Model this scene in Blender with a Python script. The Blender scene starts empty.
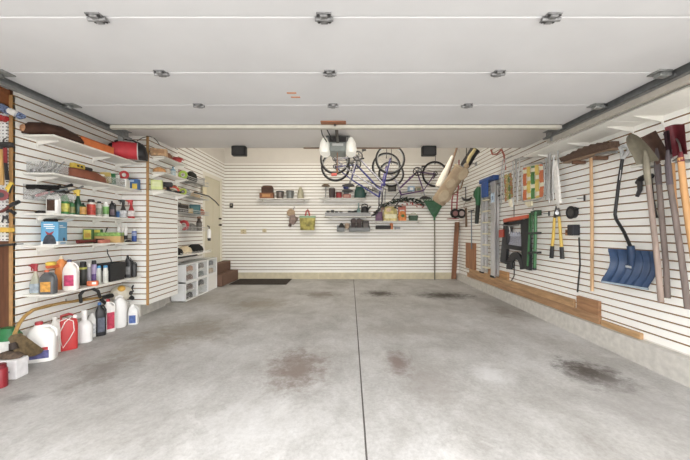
import bpy, bmesh, math, random
from mathutils import Vector, Matrix, Euler
random.seed(7)
C = bpy.context.scene.collection
F = 310.0; EYE = 1.35; CX = 346.0; CY = 232.0
PI = math.pi

# ------------------------------------------------------------- materials
def lin(c):
    return tuple(((v/255)/12.92 if v/255 <= .04045 else ((v/255+.055)/1.055)**2.4) for v in c)
_mats = {}
def M(rgb, rough=.5, metal=0., var=.10, scale=18., bump=0., alpha=1., stretch=None):
    key = (tuple(rgb), rough, metal, var, scale, bump, alpha, stretch)
    if key in _mats: return _mats[key]
    m = bpy.data.materials.new('finish_%d_%d_%d' % tuple(rgb)); m.use_nodes = True
    nt = m.node_tree; b = nt.nodes['Principled BSDF']
    tc = nt.nodes.new('ShaderNodeTexCoord'); mp = nt.nodes.new('ShaderNodeMapping')
    if stretch: mp.inputs['Scale'].default_value = stretch
    ns = nt.nodes.new('ShaderNodeTexNoise'); ns.inputs['Scale'].default_value = scale; ns.inputs['Detail'].default_value = 4
    rp = nt.nodes.new('ShaderNodeValToRGB')
    l = lin(rgb); g_ = .3*l[0]+.59*l[1]+.11*l[2]; l = tuple((v*.86+g_*.14)*.94 if max(rgb)-min(rgb) > 50 else v for v in l)
    rp.color_ramp.elements[0].position = .3; rp.color_ramp.elements[1].position = .7
    rp.color_ramp.elements[0].color = tuple(max(0, v*(1-var)) for v in l)+(1,)
    rp.color_ramp.elements[1].color = tuple(min(1, v*(1+var)) for v in l)+(1,)
    nt.links.new(tc.outputs['Object'], mp.inputs['Vector']); nt.links.new(mp.outputs['Vector'], ns.inputs['Vector'])
    nt.links.new(ns.outputs['Fac'], rp.inputs['Fac']); nt.links.new(rp.outputs['Color'], b.inputs['Base Color'])
    b.inputs['Roughness'].default_value = rough; b.inputs['Metallic'].default_value = metal
    if alpha < 1: b.inputs['Alpha'].default_value = alpha
    if bump:
        bp = nt.nodes.new('ShaderNodeBump'); bp.inputs['Strength'].default_value = bump; bp.inputs['Distance'].default_value = .01
        nt.links.new(ns.outputs['Fac'], bp.inputs['Height']); nt.links.new(bp.outputs['Normal'], b.inputs['Normal'])
    _mats[key] = m; return m
def WOOD(rgb, ax='Y', var=.25):
    st = {'X': (.12, 1, 1), 'Y': (1, .12, 1), 'Z': (1, 1, .12)}[ax]
    return M(rgb, .6, 0, var, 28, .15, 1, st)

WHITE = M((240,239,235), .45, var=.02); WSHELF = M((241,239,232), .4, var=.02)
BLACK = M((28,28,30), .45); DARK = M((48,47,48), .55); GREY = M((130,130,130), .5)
STEEL = M((150,152,152), .38, .8, .12, 30); ALU = M((205,206,208), .35, .7, .06, 30); WIRE = M((200,200,198), .4, .3, .04)
RUBBER = M((26,25,26), .8); CHROME = M((190,190,192), .22, .9, .03)
CLEAR = M((226,228,226), .15, var=.02, alpha=.2)
RED = M((190,30,32), .4); BLUE = M((40,90,170), .4); YEL = M((238,205,40), .45); ORG = M((232,120,35), .45); GRN = M((35,110,60), .5)

# ------------------------------------------------------------- mesh builder
def hard_big(me):
    """keep large flat faces flat beside their rounded edges"""
    ef = {}
    for p in me.polygons:
        for k in p.edge_keys: ef.setdefault(k, []).append(p.area)
    for e in me.edges:
        a = ef.get(tuple(sorted(e.vertices)), [])
        if len(a) == 2 and min(a) > 0 and max(a)/max(min(a), 1e-9) > 14: e.use_edge_sharp = True
class MB:
    def __init__(s, o=(0,0,0)):
        s.bm = bmesh.new(); s.X = Matrix.Translation(-Vector(o)); s.mi = 0
    def _v(s, p): return s.bm.verts.new(s.X @ Vector(p))
    def _f(s, vs):
        try:
            f = s.bm.faces.new(vs); f.material_index = s.mi; return f
        except ValueError: return None
    def box(s, c, size, rot=None, bev=0):
        t = bmesh.new(); bmesh.ops.create_cube(t, size=1)
        for v in t.verts: v.co = Vector((v.co.x*size[0], v.co.y*size[1], v.co.z*size[2]))
        if bev: bmesh.ops.bevel(t, geom=t.edges[:], offset=min(bev, .45*min(size)), segments=1 if bev < .012 else 3, affect='EDGES', profile=.5)
        R = Matrix.Translation(Vector(c)) @ (Euler(rot).to_matrix().to_4x4() if rot else Matrix())
        mp = {v: s._v(R @ v.co) for v in t.verts}
        for f in t.faces: s._f([mp[v] for v in f.verts])
        t.free(); return s
    def bb(s, x0, x1, y0, y1, z0, z1, bev=0):
        return s.box(((x0+x1)/2, (y0+y1)/2, (z0+z1)/2), (abs(x1-x0), abs(y1-y0), abs(z1-z0)), None, bev)
    def rings(s, R, closed_loop=False, cap=True):
        vs = [[s._v(p) for p in r] for r in R]; n = len(vs[0])
        K = len(vs) if closed_loop else len(vs)-1
        for i in range(K):
            a, b = vs[i], vs[(i+1) % len(vs)]
            for j in range(n): s._f([a[j], a[(j+1)%n], b[(j+1)%n], b[j]])
        if cap and not closed_loop:
            s._f(list(reversed(vs[0]))); s._f(vs[-1])
        return s
    def loft(s, secs, n=16, cap=True):
        R = []
        for q in secs:
            z, a, b = q[:3]; p = q[3] if len(q) > 3 else 2; cx = q[4] if len(q) > 4 else 0; cy = q[5] if len(q) > 5 else 0
            r = []
            for j in range(n):
                t = 2*PI*(j+.5)/n; c, d = math.cos(t), math.sin(t)
                r.append((cx+a*math.copysign(abs(c)**(2/p), c), cy+b*math.copysign(abs(d)**(2/p), d), z))
            R.append(r)
        return s.rings(R, cap=cap)
    def cyl(s, p0, p1, r0, r1=None, n=12):
        return s.tube([p0, p1], [r0, r0 if r1 is None else r1], n)
    def tube(s, pts, r, n=8, closed=False):
        P = [Vector(p) for p in pts]; m = len(P); rad = r if isinstance(r, (list, tuple)) else [r]*m
        T = []
        for i in range(m):
            if closed: t = P[(i+1)%m]-P[i-1]
            else: t = P[min(i+1, m-1)]-P[max(i-1, 0)]
            T.append(t.normalized() if t.length > 1e-9 else Vector((0,0,1)))
        a = Vector((0,0,1)) if abs(T[0].z) < .9 else Vector((1,0,0))
        N = (a - T[0]*a.dot(T[0])).normalized(); R = []
        for i in range(m):
            N = N - T[i]*N.dot(T[i])
            N = N.normalized() if N.length > 1e-6 else T[i].orthogonal().normalized()
            B = T[i].cross(N)
            R.append([P[i]+(N*math.cos(2*PI*j/n)+B*math.sin(2*PI*j/n))*rad[i] for j in range(n)])
        return s.rings(R, closed)
    def ring(s, c, R, r, ax='Y', n=32, k=8, a0=0, a1=2*PI):
        full = abs(a1-a0-2*PI) < 1e-6
        pts = []
        for i in range(n if full else n+1):
            t = a0+(a1-a0)*i/n; u, v = R*math.cos(t), R*math.sin(t)
            pts.append({'Y': (c[0]+u, c[1], c[2]+v), 'X': (c[0], c[1]+u, c[2]+v), 'Z': (c[0]+u, c[1]+v, c[2])}[ax])
        return s.tube(pts, r, k, full)
    def ball(s, c, r, n=12):
        rx, ry, rz = r if isinstance(r, (tuple, list)) else (r, r, r)
        secs = [(c[2]-rz*math.cos(PI*i/8), max(rx*math.sin(PI*i/8), rx*.02), max(ry*math.sin(PI*i/8), ry*.02), 2, c[0], c[1]) for i in range(9)]
        return s.loft(secs, n)
    def poly(s, pts, d):
        """closed polygon of 3D points pushed along vector d"""
        d = Vector(d); a = [s._v(p) for p in pts]; b = [s._v(Vector(p)+d) for p in pts]; n = len(a)
        s._f(list(reversed(a))); s._f(b)
        for i in range(n): s._f([a[i], a[(i+1)%n], b[(i+1)%n], b[i]])
        return s
    def sheet(s, grid, th):
        """grid of points [rows][cols]; thickness vector th"""
        th = Vector(th); A = [[s._v(p) for p in r] for r in grid]; B = [[s._v(Vector(p)+th) for p in r] for r in grid]
        m, n = len(A), len(A[0])
        for i in range(m-1):
            for j in range(n-1):
                s._f([A[i][j], A[i+1][j], A[i+1][j+1], A[i][j+1]]); s._f([B[i][j], B[i][j+1], B[i+1][j+1], B[i+1][j]])
        for i in range(m-1):
            s._f([A[i][0], B[i][0], B[i+1][0], A[i+1][0]]); s._f([A[i][-1], A[i+1][-1], B[i+1][-1], B[i][-1]])
        for j in range(n-1):
            s._f([A[0][j], A[0][j+1], B[0][j+1], B[0][j]]); s._f([A[-1][j], B[-1][j], B[-1][j+1], A[-1][j+1]])
        return s
    def build(s, name, mat, parent=None, loc=None, rot=None):
        bmesh.ops.recalc_face_normals(s.bm, faces=s.bm.faces[:])
        me = bpy.data.meshes.new(name); s.bm.to_mesh(me); s.bm.free()
        for m in (mat if isinstance(mat, (list, tuple)) else [mat]): me.materials.append(m)
        for p in me.polygons: p.use_smooth = True
        me.set_sharp_from_angle(angle=math.radians(38))
        if any(len(p.vertices) == 4 and p.area > .02 for p in me.polygons) and len(me.polygons) < 400: hard_big(me)
        o = bpy.data.objects.new(name, me); C.objects.link(o)
        if parent is not None: o.parent = parent
        if loc is not None: o.location = loc
        if rot is not None: o.rotation_euler = rot
        return o

def tag(o, label, cat, group=None):
    o['label'] = label; o['category'] = cat
    if group: o['group'] = group
    return o
def thing(name, label, cat, loc=(0,0,0), rz=0, group=None, rot=None):
    o = bpy.data.objects.new(name, None); C.objects.link(o); o.empty_display_size = .05
    o.location = loc; o.rotation_euler = rot if rot else (0, 0, rz)
    return tag(o, label, cat, group)
def struct(o): o['kind'] = 'structure'; return o
def dup(src, loc, label, rz=None):
    r = src.copy(); C.objects.link(r); r.location = loc
    if rz is not None: r.rotation_euler.z = rz
    r['label'] = label
    for ch in src.children:
        c = ch.copy(); C.objects.link(c); c.parent = r
        for g in ch.children:
            d = g.copy(); C.objects.link(d); d.parent = c
    return r

# ------------------------------------------------------------- places
R_ = 3.02; L1 = -3.34; L2 = -2.95; L3 = -3.24; YB = 8.27
Y1 = 3.11; Y2 = 4.62; Y3 = 5.44; YS = 5.27
ZB = .27; SP = .082; ZC = 2.78; ZT = 3.18; ZH = 3.62
def fz(y): return .02+.0137*(y-2.72)
def PT(px, py, Y): return Vector(((px-CX)*Y/F, Y, EYE+(CY-py)*Y/F))
def RW(px, py, off=.05):
    X = R_-off; Y = F*X/(px-CX); return PT(px, py, Y)
def LW(px, py, X):
    Y = F*X/(px-CX); return PT(px, py, Y)
def BW(px, py, off=.05): return PT(px, py, YB-off)
# ------------------------------------------------------------- camera, light
cam = bpy.data.cameras.new('camera'); co = bpy.data.objects.new('camera', cam); C.objects.link(co)
co.location = (0, 0, EYE); co.rotation_euler = (PI/2, 0, 0)
cam.sensor_width = 36; cam.lens = 36*F/690; cam.shift_x = (345-CX)/690; cam.shift_y = (CY-230)/690
cam.clip_start = .05
sc = bpy.context.scene; sc.camera = co
sc.view_settings.view_transform = 'Standard'; sc.view_settings.look = 'None'; sc.view_settings.gamma = 1
sc.view_settings.use_curve_mapping = False; sc.view_settings.exposure = 1.12
w = bpy.data.worlds.new('sky'); sc.world = w; w.use_nodes = True
bg = w.node_tree.nodes['Background']; bg.inputs['Color'].default_value = (1, .985, .985, 1); bg.inputs['Strength'].default_value = 2.5
sl = bpy.data.lights.new('sun', 'SUN'); sl.energy = 5.5; sl.angle = .03; sl.color = (1, .96, .9)
so_ = bpy.data.objects.new('sun', sl); C.objects.link(so_); so_.location = (0, 6, 9); so_.rotation_euler = (math.radians(-32), 0, math.radians(8))

# ------------------------------------------------------------- setting
slat_face = M((250,249,244), .42, var=.015, scale=6); slat_groove = M((150,112,66), .8, var=.15)
slat_groove2 = M((150,134,108), .8, var=.1)
plaster = M((226,222,214), .8, var=.02, scale=5); ceil_m = M((228,225,222), .75, var=.015, scale=3)
trim_m = M((196,148,84), .5, var=.15)
def slat(mb, A, B, z0, z1, nrm, g=.0135, sp=SP):
    """horizontal slats from A to B (xy) with sunk grooves between"""
    n = Vector((nrm[0], nrm[1], 0)); back = -n*.012
    def quad(a, b, za, zb, da, db, mi):
        mb.mi = mi
        p = [Vector((a[0], a[1], za))+da, Vector((b[0], b[1], za))+da, Vector((b[0], b[1], zb))+db, Vector((a[0], a[1], zb))+db]
        mb._f([mb._v(q) for q in p])
    z = z0; O = Vector((0,0,0))
    while z < z1-1e-4:
        t = min(z+sp-g, z1); quad(A, B, z, t, O, O, 0)
        if t < z1:
            u = min(z+sp, z1); quad(A, B, t, t, O, back, 1); quad(A, B, t, u, back, back, 1); quad(A, B, u, u, back, O, 1)
        z += sp
def flat(mb, A, B, z0, z1): mb._f([mb._v(p) for p in ((A[0],A[1],z0),(B[0],B[1],z0),(B[0],B[1],z1),(A[0],A[1],z1))])

# floor: concrete, two slabs with a tooled joint
def floor_mat():
    m = bpy.data.materials.new('concrete'); m.use_nodes = True; nt = m.node_tree; N = nt.nodes; Lk = nt.links
    b = N['Principled BSDF']; tc = N.new('ShaderNodeTexCoord')
    def noise(sc_, det, rough=.6, st=None, dist=0):
        n = N.new('ShaderNodeTexNoise'); n.inputs['Scale'].default_value = sc_; n.inputs['Detail'].default_value = det
        n.inputs['Roughness'].default_value = rough; n.inputs['Distortion'].default_value = dist
        if st:
            mp = N.new('ShaderNodeMapping'); mp.inputs['Scale'].default_value = st
            Lk.new(tc.outputs['Object'], mp.inputs['Vector']); Lk.new(mp.outputs['Vector'], n.inputs['Vector'])
        else: Lk.new(tc.outputs['Object'], n.inputs['Vector'])
        return n
    def ramp(src, p0, c0, p1, c1):
        r = N.new('ShaderNodeValToRGB'); e = r.color_ramp.elements
        e[0].position = p0; e[1].position = p1; e[0].color = c0+(1,); e[1].color = c1+(1,)
        Lk.new(src, r.inputs['Fac']); return r.outputs['Color']
    def mix(kind, fac, a, c):
        x = N.new('ShaderNodeMixRGB'); x.blend_type = kind
        for k, v in ((0, fac), (1, a), (2, c)):
            if hasattr(v, 'links'): Lk.new(v, x.inputs[k])
            else: x.inputs[k].default_value = v
        return x.outputs[0]
    col = ramp(noise(.7, 6, .65, None, .6).outputs['Fac'], .32, lin((174,172,168)), .68, lin((206,206,205)))
    col = mix('MULTIPLY', .9, col, ramp(noise(2.6, 8, .7, (1, .7, 1), .4).outputs['Fac'], .3, (.70,.69,.67), .6, (1,1,1)))
    col = mix('MULTIPLY', .55, col, ramp(noise(38, 6, .75).outputs['Fac'], .34, (.66,.65,.64), .6, (1,1,1)))
    col = mix('MULTIPLY', .3, col, ramp(noise(7, 8, .75, (1.4, .5, 1), .3).outputs['Fac'], .34, (.78,.77,.75), .58, (1,1,1)))
    col = mix('MIX', ramp(noise(1.7, 9, .75, None, .8).outputs['Fac'], .56, (0,0,0), .78, (.5,.5,.5)), col, lin((232,231,228))+(1,))
    # oil and rust stains, each at its own place
    sx = N.new('ShaderNodeSeparateXYZ'); Lk.new(tc.outputs['Object'], sx.inputs[0])
    wob = noise(8, 8, .8)
    def stain(px, py, rx, ry, c, amt):
        nonlocal col
        y = 1.33*F/(py-CY)*.985; x = (px-CX)*y/F
        vm = N.new('ShaderNodeMapping'); vm.vector_type = 'POINT'
        vm.inputs['Location'].default_value = (-x/rx, -y/ry, 0); vm.inputs['Scale'].default_value = (1/rx, 1/ry, 0)
        Lk.new(tc.outputs['Object'], vm.inputs['Vector'])
        ln = N.new('ShaderNodeVectorMath'); ln.operation = 'LENGTH'; Lk.new(vm.outputs[0], ln.inputs[0])
        ad = N.new('ShaderNodeMath'); ad.operation = 'MULTIPLY_ADD'; ad.inputs[1].default_value = 2.3
        Lk.new(wob.outputs['Fac'], ad.inputs[0]); Lk.new(ln.outputs['Value'], ad.inputs[2])
        f = ramp(ad.outputs[0], .75, (amt,)*3, 1.0, (0,)*3)
        f2 = N.new('ShaderNodeMapRange'); f2.interpolation_type = 'SMOOTHSTEP'
        f2.inputs['From Min'].default_value = 1.25; f2.inputs['From Max'].default_value = 2.2
        f2.inputs['To Min'].default_value = amt; f2.inputs['To Max'].default_value = 0
        Lk.new(ad.outputs[0], f2.inputs['Value'])
        col = mix('MIX', f2.outputs[0], col, lin(c)+(1,))
    stain(298, 366, .42, .6, (112,96,86), .8); stain(398, 361, .17, .4, (116,98,92), .8)
    stain(590, 371, .34, .42, (70,62,56), 1.0); stain(100, 370, .34, .5, (122,116,108), .65)
    stain(380, 295, .45, .42, (70,62,54), 1.0); stain(445, 297, .75, .42, (66,60,52), 1.0)
    stain(322, 296, .5, .4, (108,98,84), .7); stain(505, 312, .4, .5, (120,112,102), .6)
    stain(190, 330, .8, .7, (138,130,116), .7); stain(150, 345, .5, .6, (140,132,120), .6)
    stain(190, 300, 1.2, .7, (150,142,126), .5); stain(640, 400, .5, .6, (150,147,144), .5); stain(250, 420, .5, .4, (222,222,222), .25); stain(560, 330, .5, .6, (214,214,214), .6); stain(490, 372, .22, .25, (216,216,216), .6); stain(400, 330, .9, .35, (152,146,138), .45)
    stain(20, 396, .14, .12, (120,118,116), .6); stain(260, 305, .7, .6, (134,124,104), .6); stain(430, 380, .35, .6, (140,134,128), .5)
    Lk.new(col, b.inputs['Base Color']); b.inputs['Roughness'].default_value = .62
    bp = N.new('ShaderNodeBump'); bp.inputs['Strength'].default_value = .18; bp.inputs['Distance'].default_value = .01
    Lk.new(noise(45, 6, .7).outputs['Fac'], bp.inputs['Height']); Lk.new(bp.outputs['Normal'], b.inputs['Normal'])
    return m
mb = MB()
ya, yb = -16, YB+.3
def jx(y): return .112+.0125*(y-1.0)
for (xl, xr, dz, mi) in ((-12, None, 0, 0), (None, 12, 0, 0)):
    mb.mi = mi
    pts = []
    for y in (ya, yb):
        j = jx(y); pts.append(((xl if xl is not None else j+.006), y, fz(y))); pts.append(((xr if xr is not None else j-.006), y, fz(y)))
    mb._f([mb._v(p) for p in (pts[0], pts[1], pts[3], pts[2])])
mb.mi = 1
a = [(jx(y)+s, y, fz(y)-d) for y in (ya, yb) for s, d in ((-.006, 0), (-.003, .008), (.003, .008), (.006, 0))]
for k in range(3): mb._f([mb._v(p) for p in (a[k], a[k+1], a[k+5], a[k+4])])
struct(mb.build('floor', [floor_mat(), M((104,100,96), .9)]))

# walls
mb = MB()
slat(mb, (R_, 1.0), (R_, YS), ZB, ZC, (-1, 0)); slat(mb, (R_, YS), (R_, YB), ZB, ZT, (-1, 0))
mb.mi = 2; flat(mb, (R_, YS), (R_, YB), ZT, ZH); flat(mb, (R_, 1.0), (R_, YB), -.05, ZB)
mb.mi = 1; mb.bb(R_+.0122, R_+.05, 1.0, YB+.05, ZB, ZH)
struct(mb.build('wall_right', [slat_face, slat_groove, plaster]))
mb = MB(); slat(mb, (L3, YB), (R_, YB), ZB, ZT, (0, -1), .018); mb.mi = 2
flat(mb, (L3, YB), (R_, YB), ZT, ZH); flat(mb, (L3, YB), (R_, YB), -.05, ZB)
mb.mi = 1; mb.bb(L3-.1, R_+.05, YB+.0122, YB+.05, ZB, ZH)
struct(mb.build('wall_back', [slat_face, slat_groove2, plaster]))
mb = MB()
slat(mb, (L1, Y1), (L1, Y2), ZB, ZC, (1, 0)); slat(mb, (L1, Y2), (L2, Y2), ZB, ZC, (0, -1)); slat(mb, (L2, Y2), (L2, Y3), ZB, ZC, (1, 0))
mb.mi = 0; flat(mb, (L2, Y3), (L3, Y3), ZB, ZC); mb._f([mb._v(p) for p in ((L2, Y2, ZB), (L1, Y2, ZB), (L1, Y3, ZB), (L2, Y3, ZB))])
# the recessed stretch with the house door
slat(mb, (L3, Y3), (L3, 7.02), ZB, ZT, (1, 0)); slat(mb, (L3, 7.02), (L3, 8.08), 2.73, ZT, (1, 0)); slat(mb, (L3, 8.08), (L3, YB), ZB, ZT, (1, 0))
mb.mi = 2; flat(mb, (L3, YS), (L3, YB), ZT, ZH); flat(mb, (L3, Y3), (L3, YB), -.05, ZB); flat(mb, (L3, 7.02), (L3, 8.08), ZB, .6)
flat(mb, (L3, YS), (L3, Y3), ZC, ZH)
flat(mb, (-3.95, 1.0), (-3.95, Y1), -.05, ZC)
mb.mi = 1; mb.bb(L1-.05, L1-.0122, Y1+.03, Y2+.05, ZB, ZC); mb.bb(L1-.05, L2-.0122, Y2+.0122, Y3-.001, ZB+.001, ZC); mb.bb(L3-.06, L3-.052, Y3, YB, ZB, ZT)
struct(mb.build('wall_left', [slat_face, slat_groove, plaster]))
# plywood-clad return facing the door at far left
mb = MB(); mb.bb(-3.95, L1-.03, Y1, Y1+.05, -.02, ZC)
struct(mb.build('wall_left_return', WOOD((112,66,36), 'Z', .35)))
mb = MB(); mb.bb(L1-.03, L1, Y1-.012, Y1+.02, .2, 2.72); struct(mb.build('trim_1', trim_m))
mb = MB(); mb.bb(L2-.02, L2+.008, Y2-.012, Y2+.012, ZB-.01, ZC); struct(mb.build('trim_2', trim_m))
mb = MB(); mb.bb(-3.95, L1-.034, Y1-.09, Y1, 2.62, ZC-.01); struct(mb.build('trim_3', WOOD((150,88,42), 'X')))
# front wall with the big opening, behind the camera's sight
mb = MB(); mb.bb(-4, -2.75, .8, 1.0, -.05, 3.9); mb.bb(2.65, R_+.1, .8, 1.0, -.05, 3.9); mb.bb(-2.75, 2.65, .8, 1.0, 2.62, 3.9)
struct(mb.build('wall_front', plaster))
# ceiling: low part with an edge, higher part behind it
mb = MB(); mb.bb(-3.97, R_+.02, .9, YS, ZC, ZH+.1); mb.bb(-3.6, R_+.02, YS, YB+.1, ZH, ZH+.1)
struct(mb.build('ceiling', ceil_m))
# concrete stem walls
conc = M((196,193,186), .85, var=.12, scale=14, bump=.3); conc2 = M((206,198,172), .85, var=.1, scale=9, bump=.3)
mb = MB(); mb.bb(R_-.09, R_, 1.0, YB, -.02, ZB-.012, .004); struct(mb.build('baseboard_right', conc))
mb = MB()
for x0, x1 in ((L3, -1.55), (-1.545, -.73), (-.725, .9), (.905, R_-.095)): mb.bb(x0, x1, YB-.02, YB, .02, ZB-.002, .003)
struct(mb.build('baseboard_back', conc2))
mb = MB(); mb.bb(L1-.05, L1, Y1+.05, Y2, -.02, ZB); mb.bb(L1-.02, L2-.22, Y2+.16, Y3, -.02, ZB-.002); mb.bb(L3-.02, L3+.004, Y3, 7.0, 0, ZB-.01)
struct(mb.build('baseboard_left', conc))

# house door, its casing
d = struct(MB().bb(L3-.05, L3-.01, 7.1, 8.0, .6, 2.65).build('door_1', M((214,208,184), .45, var=.02)))
mb = MB()
for za, zb in ((.75, 1.35), (1.5, 2.45)):
    for y0 in (7.2, 7.6): mb.bb(L3-.012, L3-.004, y0, y0+.3, za, zb, .004)
mb.build('panel', M((216,210,188), .45, var=.02), d)
for z, nm in ((1.53, 'door_knob'), (1.69, 'deadbolt')):
    k = MB(); k.cyl((L3-.01, 7.92, z), (L3+.03, 7.92, z), .018); k.ball((L3+.04, 7.92, z), .03 if nm == 'door_knob' else .024); k.build(nm, M((50,38,28), .3, .7), d)
mb = MB(); mb.bb(L3-.02, L3+.014, 7.02, 7.1, .6, 2.73); mb.bb(L3-.02, L3+.014, 8.0, 8.08, .6, 2.73); mb.bb(L3-.02, L3+.014, 7.1, 8.0, 2.65, 2.73)
struct(mb.build('trim_4', M((236,232,218), .4, var=.02)))

# carpeted steps and mat
cpt = M((118,92,78), .95, var=.2, scale=160, bump=.5)
t = thing('carpeted_steps', 'brown carpeted two-tread steps below the house door', 'steps', (-3.05, 7.7, fz(7.6)))
o = (-3.05, 7.7, fz(7.6))
MB(o).bb(L3+.006, -2.86, 7.14, 8.22, .09, .36, .012).build('lower_tread', cpt, t)
MB(o).bb(L3+.006, -3.06, 7.14, 8.22, .362, .59, .012).build('upper_tread', cpt, t)
mo = (-2.12, 7.83, fz(7.83))
tag(MB((0,0,0)).box((0,0,.010), (1.38,.78,.012), None, .004).build('floor_mat', M((52,44,38), .95, var=.3, scale=120, bump=.6), None, mo, (math.atan(.0137),0,0)),
    'dark brown doormat on the floor in front of the carpeted steps', 'mat')

# ------------------------------------------------------------- overhead door, tracks, opener
ZD = EYE+1.175; DX0, DX1 = -2.6, 2.38
gd = thing('overhead_garage_door', 'white sectional garage door rolled up flat under the ceiling', 'garage door', (-.11, 2.3, ZD))
go = (-.11, 2.3, ZD); ys = [1.06, 1.694, 2.284, 2.868, 3.50]
dm = M((200,200,201), .5, var=.035, scale=2.2)
for i in range(4): MB(go).bb(DX0, DX1, ys[i]+.002, ys[i+1]-.002, ZD, ZD+.045, .006).build('panel', dm, gd)
def hinge(x, y):
    m = MB(go); m.bb(x-.04, x+.04, y-.04, y-.006, ZD-.008, ZD, .002); m.bb(x-.04, x+.04, y+.006, y+.04, ZD-.008, ZD, .002)
    m.cyl((x-.05, y, ZD-.013), (x+.05, y, ZD-.013), .011); m.bb(x-.02, x+.02, y-.035, y+.035, ZD-.02, ZD-.006, .003)
    h = m.build('hinge', M((128,128,128), .4, .4, .35, 40), gd)
    m = MB(go)
    for dx in (-.03, .03):
        for dy in (-.028, .028): m.cyl((x+dx, y+dy, ZD-.013), (x+dx, y+dy, ZD-.007), .008, n=6)
    m.build('screw', DARK, h)
for y in ys[1:4]:
    for x in (-1.36, -.12, 1.12): hinge(x, y)
def roller(x, s, y):
    m = MB(go); m.bb(x-.05, x+.05, y-.05, y+.05, ZD-.01, ZD, .003); m.bb(x-.02, x+.045*s+.02, y-.03, y+.03, ZD-.035, ZD-.008, .004)
    r = m.build('roller_bracket', M((140,142,140), .4, .5, .3, 40), gd)
    m = MB(go); m.cyl((x, y, ZD-.02), (x+s*.1, y, ZD-.02), .008); m.cyl((x+s*.085, y, ZD-.02), (x+s*.105, y, ZD-.02), .02); m.build('roller', STEEL, r)
for y in ys[1:4]: roller(DX0+.07, -1, y); roller(DX1-.07, 1, y)
roller(DX0+.07, -1, 3.44); roller(DX1-.07, 1, 3.44)
m = MB(go); m.bb(DX0+.02, DX1-.02, 3.385, 3.395, ZD-.042, ZD); m.bb(DX0+.02, DX1-.02, 3.385, 3.43, ZD-.044, ZD-.038); m.bb(DX0+.02, DX1-.02, 3.385, 3.43, ZD-.006, ZD)
m.build('strut', M((196,193,180), .4, .15, .06), gd)
m = MB(go); m.bb(-.27, .0, 3.27, 3.36, ZD-.012, ZD, .003); m.build('mounting_board', WOOD((150,92,52), 'X'), gd)
m = MB(go)
for x, y in ((-.46, 2.62), (-.44, 2.70)): m.bb(x-.04, x+.04, y-.012, y+.012, ZD-.002, ZD+.001)
m.build('worn_patch', M((196,120,60), .8), gd)
# tracks
def track(x, s, label, extra):
    to = (x, 2.5, ZD); t = thing('door_track', label, 'door track', to)
    m = MB(to); y0, y1 = 1.15, 3.76
    m.bb(x-.003, x+.003, y0, y1, ZD-.055, ZD+.03); m.bb(x-s*.045, x, y0, y1, ZD+.024, ZD+.03); m.bb(x-s*.045, x, y0, y1, ZD-.055, ZD-.049); m.bb(x-s*.045, x-s*.041, y0, y1, ZD-.055, ZD-.04)
    m.build('channel', M((134,136,136), .4, .5, .15, 20), t)
    m = MB(to); m.bb(x+s*.004, x+s*.044, 3.66, 3.70, ZD-.09, ZC-.001); m.bb(x-s*.01, x+s*.05, 3.655, 3.665, ZD-.1, ZD-.0)
    m.build('hanger_strap', STEEL, t)
    if extra:
        m = MB(to); m.bb(x+s*.006, x+s*.012, y0, y1, ZD-.098, ZD-.05); m.bb(x+s*.006, x+s*.05, y0, y1, ZD-.103, ZD-.098)
        m.build('angle_iron', M((186,180,170), .45, .2, .06), t)
    for yy in (1.5, 2.4, 3.2): MB(to).bb(x+s*.012, x+s*.05, yy-.02, yy+.02, ZD-.03, ZC-.001).build('ceiling_strap', STEEL, t)
track(-2.64, -1, 'grey steel track along the left edge of the raised door', False)
track(2.43, 1, 'grey steel track with angle iron along the right edge of the raised door', True)

# opener
LENS = M((244,243,232), .3, var=.021); LENS.node_tree.nodes['Principled BSDF'].inputs['Emission Color'].default_value = (1, .95, .86, 1); LENS.node_tree.nodes['Principled BSDF'].inputs['Emission Strength'].default_value = .12
oo = Vector((-.12, 4.68, ZC)); t = thing('garage_door_opener', 'white and grey motor unit hung from the ceiling behind the raised door', 'garage door opener', oo)
m = MB(oo); m.bb(-.24, .0, 4.5, 4.9, 2.525, 2.70, .02); m.build('housing', M((140,146,142), .45), t)
m = MB(oo); m.bb(-.243, .003, 4.485, 4.6, 2.655, 2.735, .01); m.build('chassis', DARK, t)
m = MB(oo); m.bb(-.20, -.04, 4.49, 4.5, 2.60, 2.635, .003); m.build('badge', M((206,208,206), .4), t)
for s, x in ((-1, -.245), (1, .005)):
    m = MB((0,0,0)); m.loft([(-.105, .045, .17, 3), (-.085, .075, .18, 3), (-.03, .085, .19, 3), (.05, .07, .19, 3), (.115, .03, .17, 3)], 20)
    m.build('light_lens', LENS, t, Vector((x+s*.07, 4.68, 2.62))-oo)
m = MB(oo)
for x in (-.26, .02): m.bb(x-.012, x+.012, 4.6, 4.63, 2.68, ZC)
m.bb(-.3, .06, 4.6, 4.63, ZC-.02, ZC); m.build('hanger', STEEL, t)
m = MB(oo); m.bb(-.14, -.10, 1.05, 4.5, 2.64, 2.68); m.build('rail', M((96,92,88), .5, .4), t)
m = MB(oo); m.bb(-.15, -.09, 3.62, 3.76, 2.60, 2.65, .006); m.tube([(-.12, 3.68, 2.61), (-.12, 3.6, 2.55), (-.12, 3.33, 2.505)], .012); m.build('trolley_arm', M((70,62,58), .5, .5), t)
m = MB(oo); m.tube([(-.28, 4.5, 2.66), (-.33, 4.3, 2.70), (-.33, 4.1, 2.72), (-.28, 4.0, 2.74), (-.24, 4.2, 2.70), (-.2, 4.45, 2.68)], .008); m.build('wire', DARK, t)
m = MB(oo); m.tube([(-.125, 4.49, 2.5), (-.125, 4.47, 2.42), (-.127, 4.47, 2.3), (-.126, 4.47, 2.24)], .006); m.cyl((-.126, 4.47, 2.26), (-.126, 4.47, 2.20), .016); m.build('release_cord', M((150,106,70), .7), t)
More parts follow.
